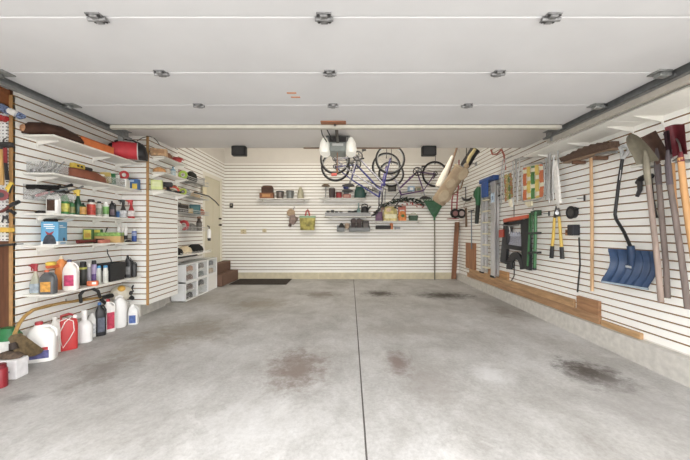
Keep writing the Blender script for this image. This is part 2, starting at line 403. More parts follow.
for px, lab in ((239, 'left of the opener'), (429, 'above the golf bag')):
    x = (px-CX)*5.15/F; so = Vector((x, 5.17, ZC)); t = thing('loudspeaker', 'small black box loudspeaker fixed to the ceiling edge '+lab, 'loudspeaker', so, 0, 'ceiling loudspeakers')
    m = MB((0,0,0)); m.box((0,0,-.083), (.235,.12,.16), None, .016); m.build('cabinet', BLACK, t)
    m = MB((0,0,0)); m.box((0,-.062,-.083), (.19,.008,.12), None, .008); m.build('grille', M((58,58,58), .8, var=.4, scale=400), t)
    m = MB((0,0,0)); m.bb(-.02,.02,-.03,.03,-.006,0); m.build('bracket', STEEL, t)
for x0, x1, lab in ((.04, .92, 'thin brown batten along the ceiling edge above the bicycle wheels'), (-.72, -.32, 'short thin brown batten along the ceiling edge left of the opener')):
    tag(MB().bb(x0, x1, YS-.03, YS-.005, ZC-.02, ZC, .003).build('wood_batten', WOOD((140,116,98), 'X')), lab, 'batten')
# added fill lamp, out of view on the high ceiling, to brighten the back
t = thing('added_fill_lamp', 'added unseen fill lamp on the higher ceiling at the back', 'lamp', (-.1, 5.85, ZH))
MB().box((0,0,-.04), (4.2,.3,.06), None, .02).build('body', WHITE, t)
def lamp(name, loc, sx, sy, e, col, rot=(0,0,0)):
    l = bpy.data.lights.new(name, 'AREA'); l.shape = 'RECTANGLE'; l.size = sx; l.size_y = sy; l.energy = e; l.color = col
    o = bpy.data.objects.new(name, l); C.objects.link(o); o.location = loc; o.rotation_euler = rot; return o
lamp('added_fill_light', (-.1, 5.9, ZH-.12), 4.2, .3, 30, (1, .91, .78), (math.radians(38), 0, 0))  # added area light, tilted to lift the back wall
# ------------------------------------------------------------- container factories (front = -Y, base at z 0)
def jug(t, w, d, h, mat, cap, lab=None, lz=(.12,.55), handle=True, flat_=False):
    a, b = w/2, d/2
    m = MB(); m.loft([(0, a*.9, b*.9, 4), (h*.02, a*.98, b*.98, 4), (h*.06, a, b, 4), (h*.6, a, b, 4), (h*.72, a*.93, b*.9, 3.4), (h*.82, a*.62, b*.66, 2.6, -a*.12), (h*.88, a*.34, b*.4, 2.1, -a*.2), (h*.93, a*.28, b*.34, 2, -a*.2)], 24)
    if handle: m.tube([(a*.78, 0, h*.54), (a*.98, 0, h*.62), (a*.95, 0, h*.76), (a*.6, 0, h*.87), (a*.05, 0, h*.885)], min(w, d)*.10, 8)
    m.build('body', mat, t)
    m = MB(); r = min(a, b)*.44; m.cyl((-a*.2, 0, h*.925), (-a*.2, 0, h), r, r*.94, 14); m.build('cap', cap, t)
    if lab is not None:
        m = MB(); m.bb(-a*.62, a*.66, -b-.0025, -b+.004, h*lz[0], h*lz[1], .002); m.build('label', lab, t)
def bottle(t, w, h, mat, cap, lab=None, lz=(.15,.55), d=None, neck=.34, capw=.36, sh=.68, p=2):
    a, b = w/2, (d or w)/2
    m = MB(); m.loft([(0, a*.9, b*.9, p), (h*.02, a, b, p), (h*sh, a, b, p), (h*(sh+.10), a*.8, b*.8, min(p, 2.6)), (h*(sh+.17), a*neck, b*neck), (h*.88, a*neck*.95, b*neck*.95)], 20); m.build('body', mat, t)
    m = MB(); r = a*capw; m.loft([(h*.86, r, r), (h*.97, r*.95, r*.95), (h, r*.7, r*.7)], 16); m.build('cap', cap, t)
    if lab is not None:
        m = MB(); m.loft([(h*lz[0], a*1.012+.001, b*1.012+.001, p), (h*lz[1], a*1.012+.001, b*1.012+.001, p)], 20, False); m.build('label', lab, t)
def can(t, w, h, mat, cap, lab=None, lz=(.2,.6), capf=.16):
    a = w/2; z = h*(1-capf)
    m = MB(); m.loft([(0, a*.94, a*.94), (h*.015, a, a), (z-a*.35, a, a), (z-a*.1, a*.86, a*.86), (z, a*.7, a*.7)], 20); m.build('body', mat, t)
    m = MB(); m.loft([(z-a*.12, a*.84, a*.84), (h*.97, a*.8, a*.8), (h, a*.66, a*.66)], 18); m.build('cap', cap, t)
    if lab is not None:
        m = MB(); m.loft([(h*lz[0], a+.0012, a+.0012), (h*lz[1], a+.0012, a+.0012)], 20, False); m.build('label', lab, t)
def spray(t, w, h, mat, head, lab=None, lz=(.1,.45), d=None, trig=None):
    a, b = w/2, (d or w*.7)/2
    m = MB(); m.loft([(0, a*.92, b*.92, 3), (h*.02, a, b, 3), (h*.36, a, b, 3), (h*.52, a*.66, b*.8, 2.4), (h*.66, a*.4, b*.5), (h*.76, a*.34, b*.45)], 20); m.build('body', mat, t)
    m = MB(); m.cyl((0,0,h*.75), (0,0,h*.83), a*.42, a*.4, 14); m.loft([(h*.82, a*.34, b*.5, 3), (h*.9, a*.75, b*.5, 3, -a*.3), (h*.97, a*.85, b*.46, 3, -a*.3), (h, a*.6, b*.34, 3, -a*.2)], 14)
    m.cyl((-a*1.1, 0, h*.935), (-a*1.42, 0, h*.935), a*.16, a*.14, 10); hd = m.build('spray_head', head, t)
    m = MB(); m.tube([(-a*.6, 0, h*.89), (-a*.85, 0, h*.84), (-a*.78, 0, h*.76)], a*.11, 8); m.build('trigger', trig or head, hd)
    if lab is not None:
        m = MB(); m.loft([(h*lz[0], a*1.012+.001, b*1.012+.001, 3), (h*lz[1], a*1.01+.001, b*1.01+.001, 3)], 20, False); m.build('label', lab, t)
def carton(t, w, d, h, mat, panels=(), flap=None, tag_='label'):
    m = MB(); m.bb(-w/2, w/2, -d/2, d/2, 0, h, .003); m.build('body', mat, t)
    for (x0, x1, z0, z1, pm) in panels:
        MB().bb(x0*w, x1*w, -d/2-.002, -d/2+.001, z0*h, z1*h).build(tag_, pm, t)
def spot(px0, px1, z, X=-3.17, lo=3.27, hi=4.49):
    px = (px0+px1)/2; Y = F*X/(px-CX); Y = min(max(Y, lo), hi); x = (px-CX)*Y/F
    return Vector((x, Y, z)), (px1-px0)*Y/F
def hgt(p, y0, y1): return abs(y1-y0)*p.y/F

# ------------------------------------------------------------- left wall: five white shelves
SH = [2.36, 1.965, 1.545, 1.21, .70]; nm = ['topmost', 'second from the top', 'middle', 'fourth', 'lowest']
what = ['holding the orange tray and red bag', 'holding the clear bin and yellow tool', 'holding the row of garden sprays', 'holding the blue box and green cartons', 'holding the cleaning bottles and black bin']
for z, n_, wh in zip(SH, nm, what):
    o = Vector((L1, 3.9, z)); t = thing('wall_shelf', 'long white left shelf %s' % wh, 'shelf', o, 0, 'long shelves on the left wall')
    MB(o).bb(L1+.001, -3.02, 3.2, 4.59, z-.02, z, .004).build('board', WSHELF, t)
    for y in (3.36, 4.1, 4.5):
        m = MB(o); m.poly([(L1+.002, y-.006, z-.02), (-3.12, y-.006, z-.02), (-3.12, y-.006, z-.028), (L1+.02, y-.006, z-.07), (L1+.002, y-.006, z-.07)], (0, .012, 0)); m.bb(L1+.0005, L1+.006, y-.018, y+.018, z-.10, z-.02)
        m.build('bracket', WSHELF, t)
# topmost shelf
p = PT(45, 131.5, 3.42); p.z = 2.36; o = Vector((-3.165, 3.37, 2.36))
t = thing('cloth_roll', 'dark brown rolled burlap bundle with a tan end on the topmost left shelf', 'roll', o, -.45)
m = MB()
m.rings([[(a*.09*math.cos(q)*s+dx, y, max(.001, .075*s+.075*s*math.sin(q)+.006*math.sin(5*q+y*9))) for q in [2*PI*k/18 for k in range(18)]] for y, s, dx, a in ((-.24,.5,-.04,1.0),(-.2,.85,-.03,1.1),(-.1,1.0,0,1.2),(.05,.95,.01,1.25),(.15,.75,0,1.3),(.22,.5,0,1.35),(.25,.3,0,1.4))])
m.build('roll', M((66,44,34), .95, var=.35, scale=14, bump=.6), t)
m = MB(); m.ball((-.03,-.245,.055), (.042,.02,.036)); m.build('end', M((206,150,104), .8, var=.3, scale=40), t)
o = Vector((-3.10, 3.86, 2.36)); t = thing('plastic_tray', 'long orange plastic tray on the topmost left shelf between the brown roll and red bag', 'tray', o)
m = MB(); m.poly([(-.11,-.11+0,0),(.11,-.11,0),(.11,-.10,.01),(-.11,-.10,.01)], (0,.02,0)) if False else None
m.bb(-.065,.065,-.30,.18,0,.012,.004); m.bb(.058,.07,-.30,.18,0,.085,.004); m.bb(-.07,-.058,-.30,.18,0,.085,.004); m.bb(-.07,.07,-.31,-.298,0,.085,.004); m.bb(-.07,.07,.178,.19,0,.085,.004); m.build('body', ORG, t)
m = MB(); m.bb(.068,.076,-.31,.19,.08,.09,.003); m.bb(-.058,.058,-.05,-.04,.012,.07); m.build('rim', M((205,98,28), .45), t)
o = Vector((-3.02, 4.29, 2.36)); t = thing('duffel_bag', 'red bag with black ends lying at the right end of the topmost left shelf', 'bag', o, .69)
R0 = []
prof = [(-.21,.5),(-.2,.75),(-.17,.9),(-.06,1),(.08,1),(.18,.95),(.2,.9)]
def bagring(y, s): return [(y+.02*math.cos(2*PI*k/20), .115*s*math.copysign(abs(math.cos(2*PI*k/20))**.8, math.cos(2*PI*k/20)), .12*s+.12*s*math.copysign(abs(math.sin(2*PI*k/20))**.7, math.sin(2*PI*k/20))*.95) for k in range(20)]
def seg(ls, name, mat, par=None):
    return MB().rings([bagring(y, s) for y, s in ls]).build(name, mat, par)
rd = M((206,26,44), .6, var=.12, scale=10, bump=.2)
b1 = seg([(-.16,.86),(-.08,.97),(.02,1),(.12,1)], 'body', rd, t); b2 = seg([(-.22,.45),(-.2,.75),(-.158,.88)], 'end_panel', BLACK, t); b3 = seg([(.118,1.01),(.18,.98),(.215,.8),(.23,.5)], 'end_panel', BLACK, t)
b4 = MB().tube([(p[0]-.0, p[1]*1.02, max(.006, p[2]*1.01)) for p in bagring(.118,1.01)], .006, 6, True).build('piping', M((220,220,220), .5), t)
m = MB(); m.tube([(-.15,-.08,.2),(-.06,-.06,.25),(.05,-.06,.25),(.14,-.08,.215)], .012); m.build('strap', BLACK, t)
# second shelf
def clutter(t, w, d, h, cols, n, rim=0):
    """clear bin and the rods standing in it"""
    m = MB(); th = .004
    m.bb(-w/2, w/2, -d/2, d/2, 0, th); m.bb(-w/2, w/2, -d/2, -d/2+th, 0, h); m.bb(-w/2, w/2, d/2-th, d/2, 0, h); m.bb(-w/2, -w/2+th, -d/2, d/2, 0, h); m.bb(w/2-th, w/2, -d/2, d/2, 0, h)
    m.build('bin', CLEAR, t)
o = Vector((-3.2, 3.33, 1.965)); t = thing('clear_bin', 'clear plastic bin of loose metal fittings at the left end of the second left shelf', 'bin', o); clutter(t, .26, .2, .12, 0, 0)
for i in range(9):
    x = -.10+.025*i; q = random.uniform(-.05, .05); c = [STEEL, GREY, CHROME, DARK][i % 4]
    m = MB(); m.tube([(x, -.06+q, .012), (x+.012, 0+q*.3, .09), (x+.03*random.choice((-1,1)), .05, .13+.05*random.random())], .007); m.ball((x, -.05+q, .03), .02)
    f = m.build('metal_fitting', c); f.location = o; tag(f, 'loose metal fitting standing in the clear bin on the second left shelf', 'fitting', 'fittings in the clear bin')
o = Vector((-3.15, 3.72, 1.965)); t = thing('folded_leather', 'flat reddish brown leather piece hanging over the edge of the second left shelf', 'leather', o)
g_old = [[(-.14+.28*j/5+.02*math.sin(i), -.26+.52*i/8, .006+(.075 if j < 5 else .05)*max(.1, math.sin(PI*(i+.6)/9.2))*(1-.12*j)) for j in range(6)] for i in range(9)]
MB().loft([(.008,.12,.26,5),(.07,.115,.25,4),(.115,.09,.2,3,-.01,-.02),(.13,.04,.1,2.4,-.02,-.04)],26).build('upper_layer', M((150,84,56), .65, var=.25, scale=7, bump=.2), t)
MB().bb(-.13,.11,-.27,.25,.0,.008).build('lower_layer', M((120,66,46), .65), t)
o = Vector((-3.17, 3.68, 1.965+.115)); t = thing('tape_measure_tool', 'yellow plastic tool with black lines on top of the brown leather, second left shelf', 'tool', o)
MB().bb(-.03,.03,-.1,.06,.017,.075,.012).build('body', YEL, t); MB().bb(-.025,.031,.06,.17,.017,.06,.01).build('grip', DARK, t)
[MB().bb(.03,.032,y_,y_+.03,.035,.055).build('marking', BLACK, t) for y_ in (-.06,-.01)]
S2 = [((97,108), 172, 182, 'glass jar', 'small clear jar of tan beads behind the leather on the second left shelf', 'jar', (206,190,160)),
      ((110,116), 171, 185, 'jar', 'narrow white plastic jar on the second left shelf', 'jar', (226,222,214)),]
for (a_, b_), y0, y1, n_, lab, cat, c in S2:
    p, w_ = spot(a_, b_, 1.965); t = thing('storage_jar', lab, cat, p)
    bottle(t, w_*.8, hgt(p, y0, y1), M(c, .3), WHITE, None, capw=.8, neck=.8, sh=.7)
o = Vector((-3.13, 4.12, 1.965)); t = thing('screw_carton', 'open clear box with red, green and yellow packets on the second left shelf', 'box', o)
clutter(t, .2, .26, .1, 0, 0)
for i, (c, lab) in enumerate((((196,170,80), 'small tan packet in the open clear box'), ((40,120,70), 'green packet in the open clear box'), ((230,228,222), 'white packet in the open clear box'))):
    f = MB().box((0,0,.08), (.12,.03,.14), (.12,0,.1), .004).build('seed_packet', M(c, .5)); f.location = o+Vector((.0,-.08+.08*i,.012)); tag(f, lab+' on the second left shelf', 'packet')
p = Vector((-3.10, 4.33, 1.965)); t = thing('tape_roll', 'red tape roll with a white centre on top of a white carton, second left shelf', 'tape', p+Vector((0,0,.122)), .4)
m = MB(); m.ring((0,0,.06), .042, .018, 'Y', 24, 10); m.build('roll', RED, t); m = MB(); m.ring((0,0,.06), .024, .008, 'Y', 20, 8); m.build('core', WHITE, t)
t = thing('white_carton', 'small white carton under the red tape roll on the second left shelf', 'box', p, .3); carton(t, .1, .14, .12, WHITE, [(-.3,.3,.3,.6, M((170,150,130), .5))])
p = Vector((-3.07, 4.5, 1.965)); t = thing('paper_carton', 'blue and yellow carton at the right end of the second left shelf', 'box', p, .15)
carton(t, .12, .08, .15, M((66,116,178), .5), [(-.1,.45,.05,.55, YEL), (-.4,.1,.7,.9, M((190,210,230), .5))])
o = Vector((-3.2, 4.27, 1.965)); t = thing('saw_blade', 'dark long tool lying on a grey pouch at the back of the second left shelf', 'tool', o)
MB().box((0,-.04,.17), (.03,.34,.03), (.12,0,0), .008).build('blade', DARK, t); MB().bb(-.05,.05,-.1,.08,0,.155,.02).build('pouch', M((120,122,110), .8), t)

# wall bin of hand tools below the second shelf
o = Vector((L1+.005, 3.34, 1.69)); t = thing('tool_bin', 'clear wall bin full of black and grey hand tools below the second left shelf', 'bin', o)
m = MB(); m.bb(.0,.22,-.14,.2,0,.005); m.poly([(0,-.14,0),(.22,-.14,0),(.25,-.14,.08),(0,-.14,.15)], (0,.004,0)); m.poly([(0,.2,0),(.22,.2,0),(.25,.2,.08),(0,.2,.15)], (0,-.004,0)); m.poly([(.22,-.14,0),(.22,.2,0),(.25,.2,.08),(.25,-.14,.08)], (.004,0,0)); m.bb(0,.004,-.14,.2,0,.16); m.build('bin', CLEAR, t)
def handtool(loc, L, c, hc, tilt, lab, name='hand_tool', yaw=0, fr=.45):
    t = thing(name, lab, 'tool', loc, 0, None, tilt)
    MB().tube([(0,0,.0),(0,0,L*fr*.5),(0,0,L*fr)], [.014,.017,.013]).build('handle', hc, t)
    MB().tube([(0,0,L*fr),(0,0,L*.8),(0,0,L)], [.006,.007,.012]).build('shaft', c, t); return t
tb = o
for i, (dx, dy, L, c, hc, tl, lab) in enumerate([
    (.06,-.1,.34,BLACK,DARK,(-1.05,.1,0),'black long tool lying across the top of the clear wall bin'),
    (.12,-.12,.30,STEEL,M((190,70,80),.5),(-1.2,0,.1),'pink handled tool in the clear wall bin'),
    (.16,.05,.34,GREY,BLACK,(-1.1,.1,-.1),'black handled tool sticking out at the right of the clear wall bin'),
    (.20,-.05,.38,STEEL,BLACK,(-1.25,.05,0),'grey shafted tool at the front of the clear wall bin'),
    (.09,.0,.28,M((150,160,170),.5),M((90,96,100),.5),(-1.25,0,0),'pale grey tool in the middle of the clear wall bin')]):
    handtool(tb+Vector((dx,dy,.025+.012*i)), L, c, hc, tl, lab)
o = tb+Vector((.08,.02,.12)); t = thing('hand_brush', 'black bristled hand brush lying on the clear wall bin', 'brush', o, 0, None, (.12,0,0))
MB().bb(-.04,.05,-.18,.12,0,.05,.015).build('bristles', M((22,22,22), .95, var=.4, scale=120, bump=.6), t); MB().tube([(0,.12,.03),(0,.22,.03),(0,.33,.06)], [.016,.012,.018]).build('handle', BLACK, t)

# middle shelf: garden sprays and bottles, in order from the left
lab_ = lambda rgb: M(rgb, .5, var=.35, scale=26)
def row(z, specs):
    for s in specs:
        kind, (a_, b_), y0, y1, name, lab, cat, kw = s
        kw = dict(kw); f = kw.pop('f', .92); rz = kw.pop('rz', .5); X = kw.pop('X', -3.17)
        p, w_ = spot(a_, b_, z, X); h = hgt(p, y0, y1); w_ *= f
        t = thing(name, lab, cat, p, rz)
        {'jug': lambda: jug(t, w_, kw.pop('d', w_*.62), h, **kw), 'bottle': lambda: bottle(t, w_, h, **kw), 'can': lambda: can(t, w_, h, **kw),
         'spray': lambda: spray(t, w_, h, **kw), 'box': lambda: carton(t, w_, kw.pop('d', w_*.5), h, **kw)}[kind]()
row(SH[2], [
 ('jug', (47,60), 190, 212.5, 'chemical_jug', 'white jug with a black label and red cap, first on the middle left shelf', 'jug', dict(mat=WHITE, cap=M((190,60,70),.4), lab=lab_((74,52,40)), lz=(.14,.66), f=.86, rz=.1)),
 ('bottle', (61,68.5), 193, 213, 'plant_food_bottle', 'green and yellow bottle right of the white jug with the black label', 'bottle', dict(mat=M((52,140,62),.4), cap=M((40,130,60),.4), lab=lab_((205,200,70)), p=3, neck=.6, capw=.6, sh=.76)),
 ('bottle', (69,74.5), 199, 214, 'plant_food_bottle', 'short green bottle with a pale label left of the green yellow-headed sprayer', 'bottle', dict(mat=M((62,130,72),.4), cap=GRN, lab=lab_((150,150,100)), p=3)),
 ('spray', (74,82), 188, 214, 'garden_sprayer', 'dark green sprayer with a bright yellow head on the middle left shelf', 'spray bottle', dict(mat=M((30,72,50),.35), head=YEL, lab=None, trig=YEL)),
 ('bottle', (80.5,86), 202, 214.5, 'plant_food_bottle', 'small green bottle with a yellow and red label beside the yellow-headed sprayer', 'bottle', dict(mat=M((40,84,52),.4), cap=BLACK, lab=lab_((210,150,50)), lz=(.1,.7), p=3, X=-3.12)),
 ('can', (87.5,95), 198, 215, 'insect_powder', 'white and red striped canister with a black top on the middle left shelf', 'canister', dict(mat=M((228,222,214),.4), cap=M((46,40,38),.4), lab=lab_((208,66,44)), lz=(.08,.7))),
 ('bottle', (96.5,102), 200, 215.5, 'weed_killer_bottle', 'pale grey bottle with a dark cap right of the red striped canister', 'bottle', dict(mat=M((196,196,186),.4), cap=BLACK, lab=lab_((150,160,140)), p=2.6, sh=.7, capw=.7, neck=.6)),
 ('can', (103,108.5), 201, 216, 'fertilizer_tub', 'white and green tub on the middle left shelf left of the black squat bottle', 'tub', dict(mat=M((226,230,220),.4), cap=WHITE, lab=lab_((120,180,90)), lz=(.2,.7))),
 ('jug', (109.5,115.5), 200.5, 217, 'oil_bottle', 'black squat bottle left of the short blue can on the middle left shelf', 'bottle', dict(mat=BLACK, cap=DARK, lab=lab_((110,90,100)), lz=(.15,.5))),
 ('can', (116,119.5), 209, 217, 'small_can', 'short blue can between the black bottles on the middle left shelf', 'can', dict(mat=M((46,110,176),.35), cap=M((190,196,200),.4))),
 ('spray', (120,126.5), 199.5, 218, 'cleaner_spray', 'black trigger spray bottle with a white label beside the red spray bottle', 'spray bottle', dict(mat=M((38,34,34),.35), head=BLACK, lab=lab_((214,216,218)), lz=(.05,.42))),
 ('spray', (128,134.5), 200, 218.5, 'cleaner_spray', 'red trigger spray bottle, last at the right of the middle left shelf', 'spray bottle', dict(mat=M((176,28,30),.35), head=M((206,40,40),.4), lab=lab_((220,214,210)), lz=(.12,.42))),
])
o = Vector((-3.27, 3.36, SH[2])); tag(MB().loft([(0,.05,.075,2.4),(.02,.055,.08,2.6),(.035,.035,.06)],18).build('sanding_block', M((40,38,36),.8), None, o), 'small dark pad lying at the left end of the middle left shelf', 'pad')
# caulk tubes standing on the fourth shelf
for i, px in enumerate((117.5, 121, 124.5)):
    p, w_ = spot(px, px+2.6, SH[3], -3.22); t = thing('caulk_tube', 'white caulk tube in the row standing right of the low tan green-topped box', 'tube', p, 0, 'caulk tubes on the fourth left shelf')
    a = .021; MB().loft([(0,a,a),(.2,a,a),(.205,a*.8,a*.8)], 14).build('barrel', [WHITE, M((226,222,216),.4), WHITE][i], t); MB().cyl((0,0,.205),(0,0,.27),.008,.004).build('nozzle', WHITE, t)
    MB().loft([(.03,a+.001,a+.001),(.09,a+.001,a+.001)], 14, False).build('label', DARK, t)
# fourth shelf
p, w_ = Vector((-3.17, 3.37, SH[3])), .25
t = thing('trash_bag_carton', 'blue and white carton with a picture of a black bag on the fourth left shelf', 'box', p, .0)
blue = M((92,170,214), .5, var=.04); t.rotation_euler.z = .30; MB().bb(-.075,.075,-.085,.085,0,.25,.003).build('body', blue, t)
MB().bb(-.0755,.0755,-.0855,.0855,0,.04).build('white_band', WHITE, t)
m = MB(); m.poly([(.058*math.cos(q), -.0875, .012+.105*math.sin(q)) for q in [PI*k/16 for k in range(17)]], (0,.002,0)); m.build('bag_picture', M((62,66,74),.4,var=.4,scale=40), t)
m = MB(); m.poly([(-.02,-.0875,.112),(-.04,-.0875,.15),(0,-.0875,.128),(.04,-.0875,.15),(.02,-.0875,.112)], (0,.002,0)); m.build('tie_picture', M((176,60,66),.5), t)
for x0, x1, zz in ((-.05,.03,.215),(-.05,.045,.195),(-.03,.04,.175)): MB().bb(x0, x1, -.0865, -.085, zz, zz+.009).build('lettering', WHITE, t)
for y0, y1, zz in ((-.06,.0,.205),(-.06,.05,.188)): MB().bb(.0755, .0768, y0, y1, zz, zz+.008).build('lettering', WHITE, t)
MB().bb(.0755,.0772,-.05,.05,.01,.03).build('lettering', M((150,190,220),.5), t)
m = MB(); m.poly([(.0775, .02+.02*math.cos(q), .06+.02*math.sin(q)) for q in [2*PI*k/18 for k in range(18)]], (-.002,0,0)); m.build('seal', M((38,52,76),.4), t)
m = MB(); m.poly([(.0755,-.08,.25),(.0755,.085,.25),(.15,.105,.285),(.15,-.06,.285)], (-.002,0,.002)); m.build('flap', M((232,236,238),.5), t)
f = MB().loft([(0,.06,.04,2.4),(.02,.07,.05,2.2),(.035,.06,.03)],18).build('work_glove', M((34,30,28),.9), None, p+Vector((-.03,-.01,.2505))); tag(f, 'dark brown cloth lump lying on top of the blue and white carton', 'cloth')
o = Vector((-3.12, 3.78, SH[3])); t = thing('pipe_wrench', 'dark red hand tool lying right of the blue carton on the fourth left shelf', 'tool', o)
MB().tube([(.02,-.2,.025),(0,0,.03),(-.01,.12,.035)], [.022,.018,.016]).build('handle', M((120,38,32),.5), t); MB().bb(-.04,.03,.08,.2,0,.055,.01).build('jaw', M((70,50,46),.5,.4), t)
o = Vector((-3.06, 3.92, SH[3])); tag(MB().box((0,0,.022),(.06,.15,.044),None,.01).build('salmon_block', M((206,120,96),.7), None, o), 'flat salmon coloured block in front of the yellow and green cartons', 'block')
for i, px in enumerate((84.5, 93.5)):
    p, w_ = spot(px, px+8, SH[3], -3.24); p.x = -3.25; p.y = F*-3.25/(px+4-CX)
    t = thing('garden_carton', 'yellow and green carton standing upright on the fourth left shelf, %s of the pair' % ('left' if i == 0 else 'right'), 'box', p, .35, 'yellow and green cartons')
    carton(t, .10, .06, .175, M((66,116,58),.5), [(-.38,.38,.3,.95, M((222,206,56),.5,var=.15)), (-.3,.3,.42,.72, M((226,160,50),.5))])
p = Vector((-3.15, 4.12, SH[3])); t = thing('lawn_seed_tray', 'low tan carton with a green patterned top on the fourth left shelf', 'box', p, .35)
MB().bb(-.15,.15,-.07,.07,0,.085,.004).build('body', M((198,160,90),.6), t); MB().bb(-.152,.152,-.072,.072,.085,.135,.006).build('lid', M((124,168,66),.5,var=.5,scale=30), t)
p = Vector((-3.06, 4.48, SH[3])); t = thing('spray_can', 'blue spray can with a white top at the right of the fourth left shelf', 'spray can', p, .5); can(t, .062, .185, M((58,92,168),.3,.3), WHITE, lab_((150,160,190)), (.45,.72))
p = Vector((-3.23, 3.95+.25, SH[3])); f = MB().tube([(0,0,0.004),(0,.06,.12),(0,.1,.2)], .007).build('black_rod', BLACK, None, p+Vector((-.08,.0,0))); tag(f, 'thin black rod leaning on the wall behind the green topped carton', 'rod')
p = Vector((-3.06, 4.36, SH[3])); f = MB().loft([(0,.05,.02,2.6),(.018,.045,.018,2.6),(.03,.02,.01)],14).build('valve_fitting', DARK, None, p+Vector((0,0,0))); tag(f, 'small dark fitting lying before the caulk tubes on the fourth left shelf', 'fitting')
# lowest shelf
row(SH[4], [
 ('spray', (31,40), 264, 294, 'cleaner_spray', 'clear spray bottle with a red head, first on the lowest left shelf', 'spray bottle', dict(mat=M((196,196,176),.2,alpha=.75), head=M((170,40,50),.4), lab=lab_((160,172,180)), lz=(.04,.34), rz=.15)),
 ('jug', (41,56), 268.5, 292, 'oil_bottle', 'dark grey jug with an orange cap and yellow label on the lowest left shelf', 'jug', dict(mat=M((92,94,96),.4), cap=M((228,104,44),.4), lab=lab_((222,158,48)), lz=(.1,.52), rz=.15, f=.9, X=-3.12)),
 ('bottle', (56.5,66), 256, 289, 'concentrate_bottle', 'tall orange bottle behind the white jug with a pink label', 'bottle', dict(mat=M((234,140,44),.4), cap=M((240,226,200),.4), p=2.8, sh=.74, X=-3.24, rz=.2)),
 ('jug', (64,78), 258, 288, 'chemical_jug', 'white jug with a pink label on the lowest left shelf', 'jug', dict(mat=M((236,230,224),.4), cap=M((90,90,120),.4), lab=lab_((206,60,110)), lz=(.14,.5), rz=.25, f=.9, X=-3.1)),
 ('can', (79.5,86.5), 259.5, 283, 'spray_can', 'black spray can with a yellow band on the lowest left shelf', 'spray can', dict(mat=M((60,62,60),.4), cap=BLACK, lab=lab_((190,190,70)), lz=(.68,.76), X=-3.22)),
 ('can', (87,91), 260.5, 281, 'spray_can', 'white topped grey spray can between the black can and purple can', 'spray can', dict(mat=M((170,166,176),.4), cap=WHITE, X=-3.22)),
 ('can', (91.5,96.5), 259, 281.5, 'spray_can', 'purple and white spray can with a dark cap on the lowest left shelf', 'spray can', dict(mat=M((182,166,200),.4), cap=DARK, lab=lab_((120,90,160)), lz=(.1,.4), X=-3.22)),
 ('bottle', (96.5,101.5), 264, 281, 'lotion_bottle', 'pale bottle with a blue cap on the lowest left shelf, left of two', 'bottle', dict(mat=M((214,216,208),.4), cap=M((60,150,206),.4), capw=.8, neck=.75, sh=.64)),
 ('bottle', (103,108), 263, 280.5, 'lotion_bottle', 'pale bottle with a blue cap in front of the black bin, right of two', 'bottle', dict(mat=M((214,216,208),.4), cap=M((60,150,206),.4), capw=.8, neck=.75, sh=.64, X=-3.08)),
])
o = Vector((-3.06, 3.745, SH[4])); t = thing('seed_packet_pack', 'small orange pack lying before the black can on the lowest left shelf', 'pack', o, .4); MB().box((0,0,.03),(.11,.05,.06),None,.012).build('pack', M((236,120,64),.5,var=.3), t); MB().bb(.0,.04,-.028,-.024,.02,.05).build('label', WHITE, t)
o = Vector((-3.235, 3.4, SH[4])); t = thing('hose_nozzle', 'orange and yellow spray gun on a stem at the back of the lowest left shelf', 'spray gun', o)
MB().cyl((0,.1,0),(0,.1,.24),.022).loft([(0,.03,.03),(.01,.03,.03)],12).build('stem', M((226,120,50),.4), t); MB().tube([(0,-.04,.275),(0,.1,.265),(0,.28,.26)],[.024,.02,.014]).build('barrel', M((232,110,44),.4), t); MB().loft([(.285,.03,.05),(.31,.035,.06),(.325,.02,.04)],14).build('knob', YEL, t)
o = Vector((-3.16, 4.17, SH[4])); t = thing('plastic_bin', 'black open plastic bin on the lowest left shelf', 'bin', o, .0)
w0, d0, h0 = .2, .30, .235
m = MB(); m.rings([[(s*w0/2*a+0, s2*d0/2*a, z) for s, s2 in ((-1,-1),(1,-1),(1,1),(-1,1))] for z, a in ((0,.86),(h0,1),(h0,.95),(.01,.82))]); m.build('bin', M((44,45,47),.45), t)
m = MB(); m.bb(-w0/2-.008,w0/2+.008,-d0/2-.008,-d0/2+.004,h0-.02,h0); m.bb(-w0/2-.008,w0/2+.008,d0/2-.004,d0/2+.008,h0-.02,h0); m.bb(w0/2-.004,w0/2+.008,-d0/2,d0/2,h0-.02,h0); m.bb(-w0/2-.008,-w0/2+.004,-d0/2,d0/2,h0-.02,h0); m.build('rim', DARK, t)
f = MB().tube([(0,0,.02),(0,-.03,.12),(0,.03,.2),(0,.02,.27),(0,-.04,.36),(0,-.05,.42)],.006).build('cable', BLACK, None, o+Vector((-.03,.02,.0))); tag(f, 'thin black cable rising out of the black bin on the lowest left shelf', 'cable')
for i, (px, y0, lb) in enumerate(((128.3, 257, 'tall black bottle beside the black bin, left of two at the shelf end'), (133.2, 263, 'shorter black bottle, last at the right end of the lowest left shelf'))):
    p, w_ = spot(px-2.6, px+2.6, SH[4], -3.13); p.y = (4.42, 4.5)[i]; p.x = (px-CX)*p.y/F; t = thing('oil_bottle', lb, 'bottle', p, .4); jug(t, .085, .06, (.32,.24)[i], M((38,38,40),.4), BLACK, lab_((130,130,130)) if i == 0 else None, (.15,.5))

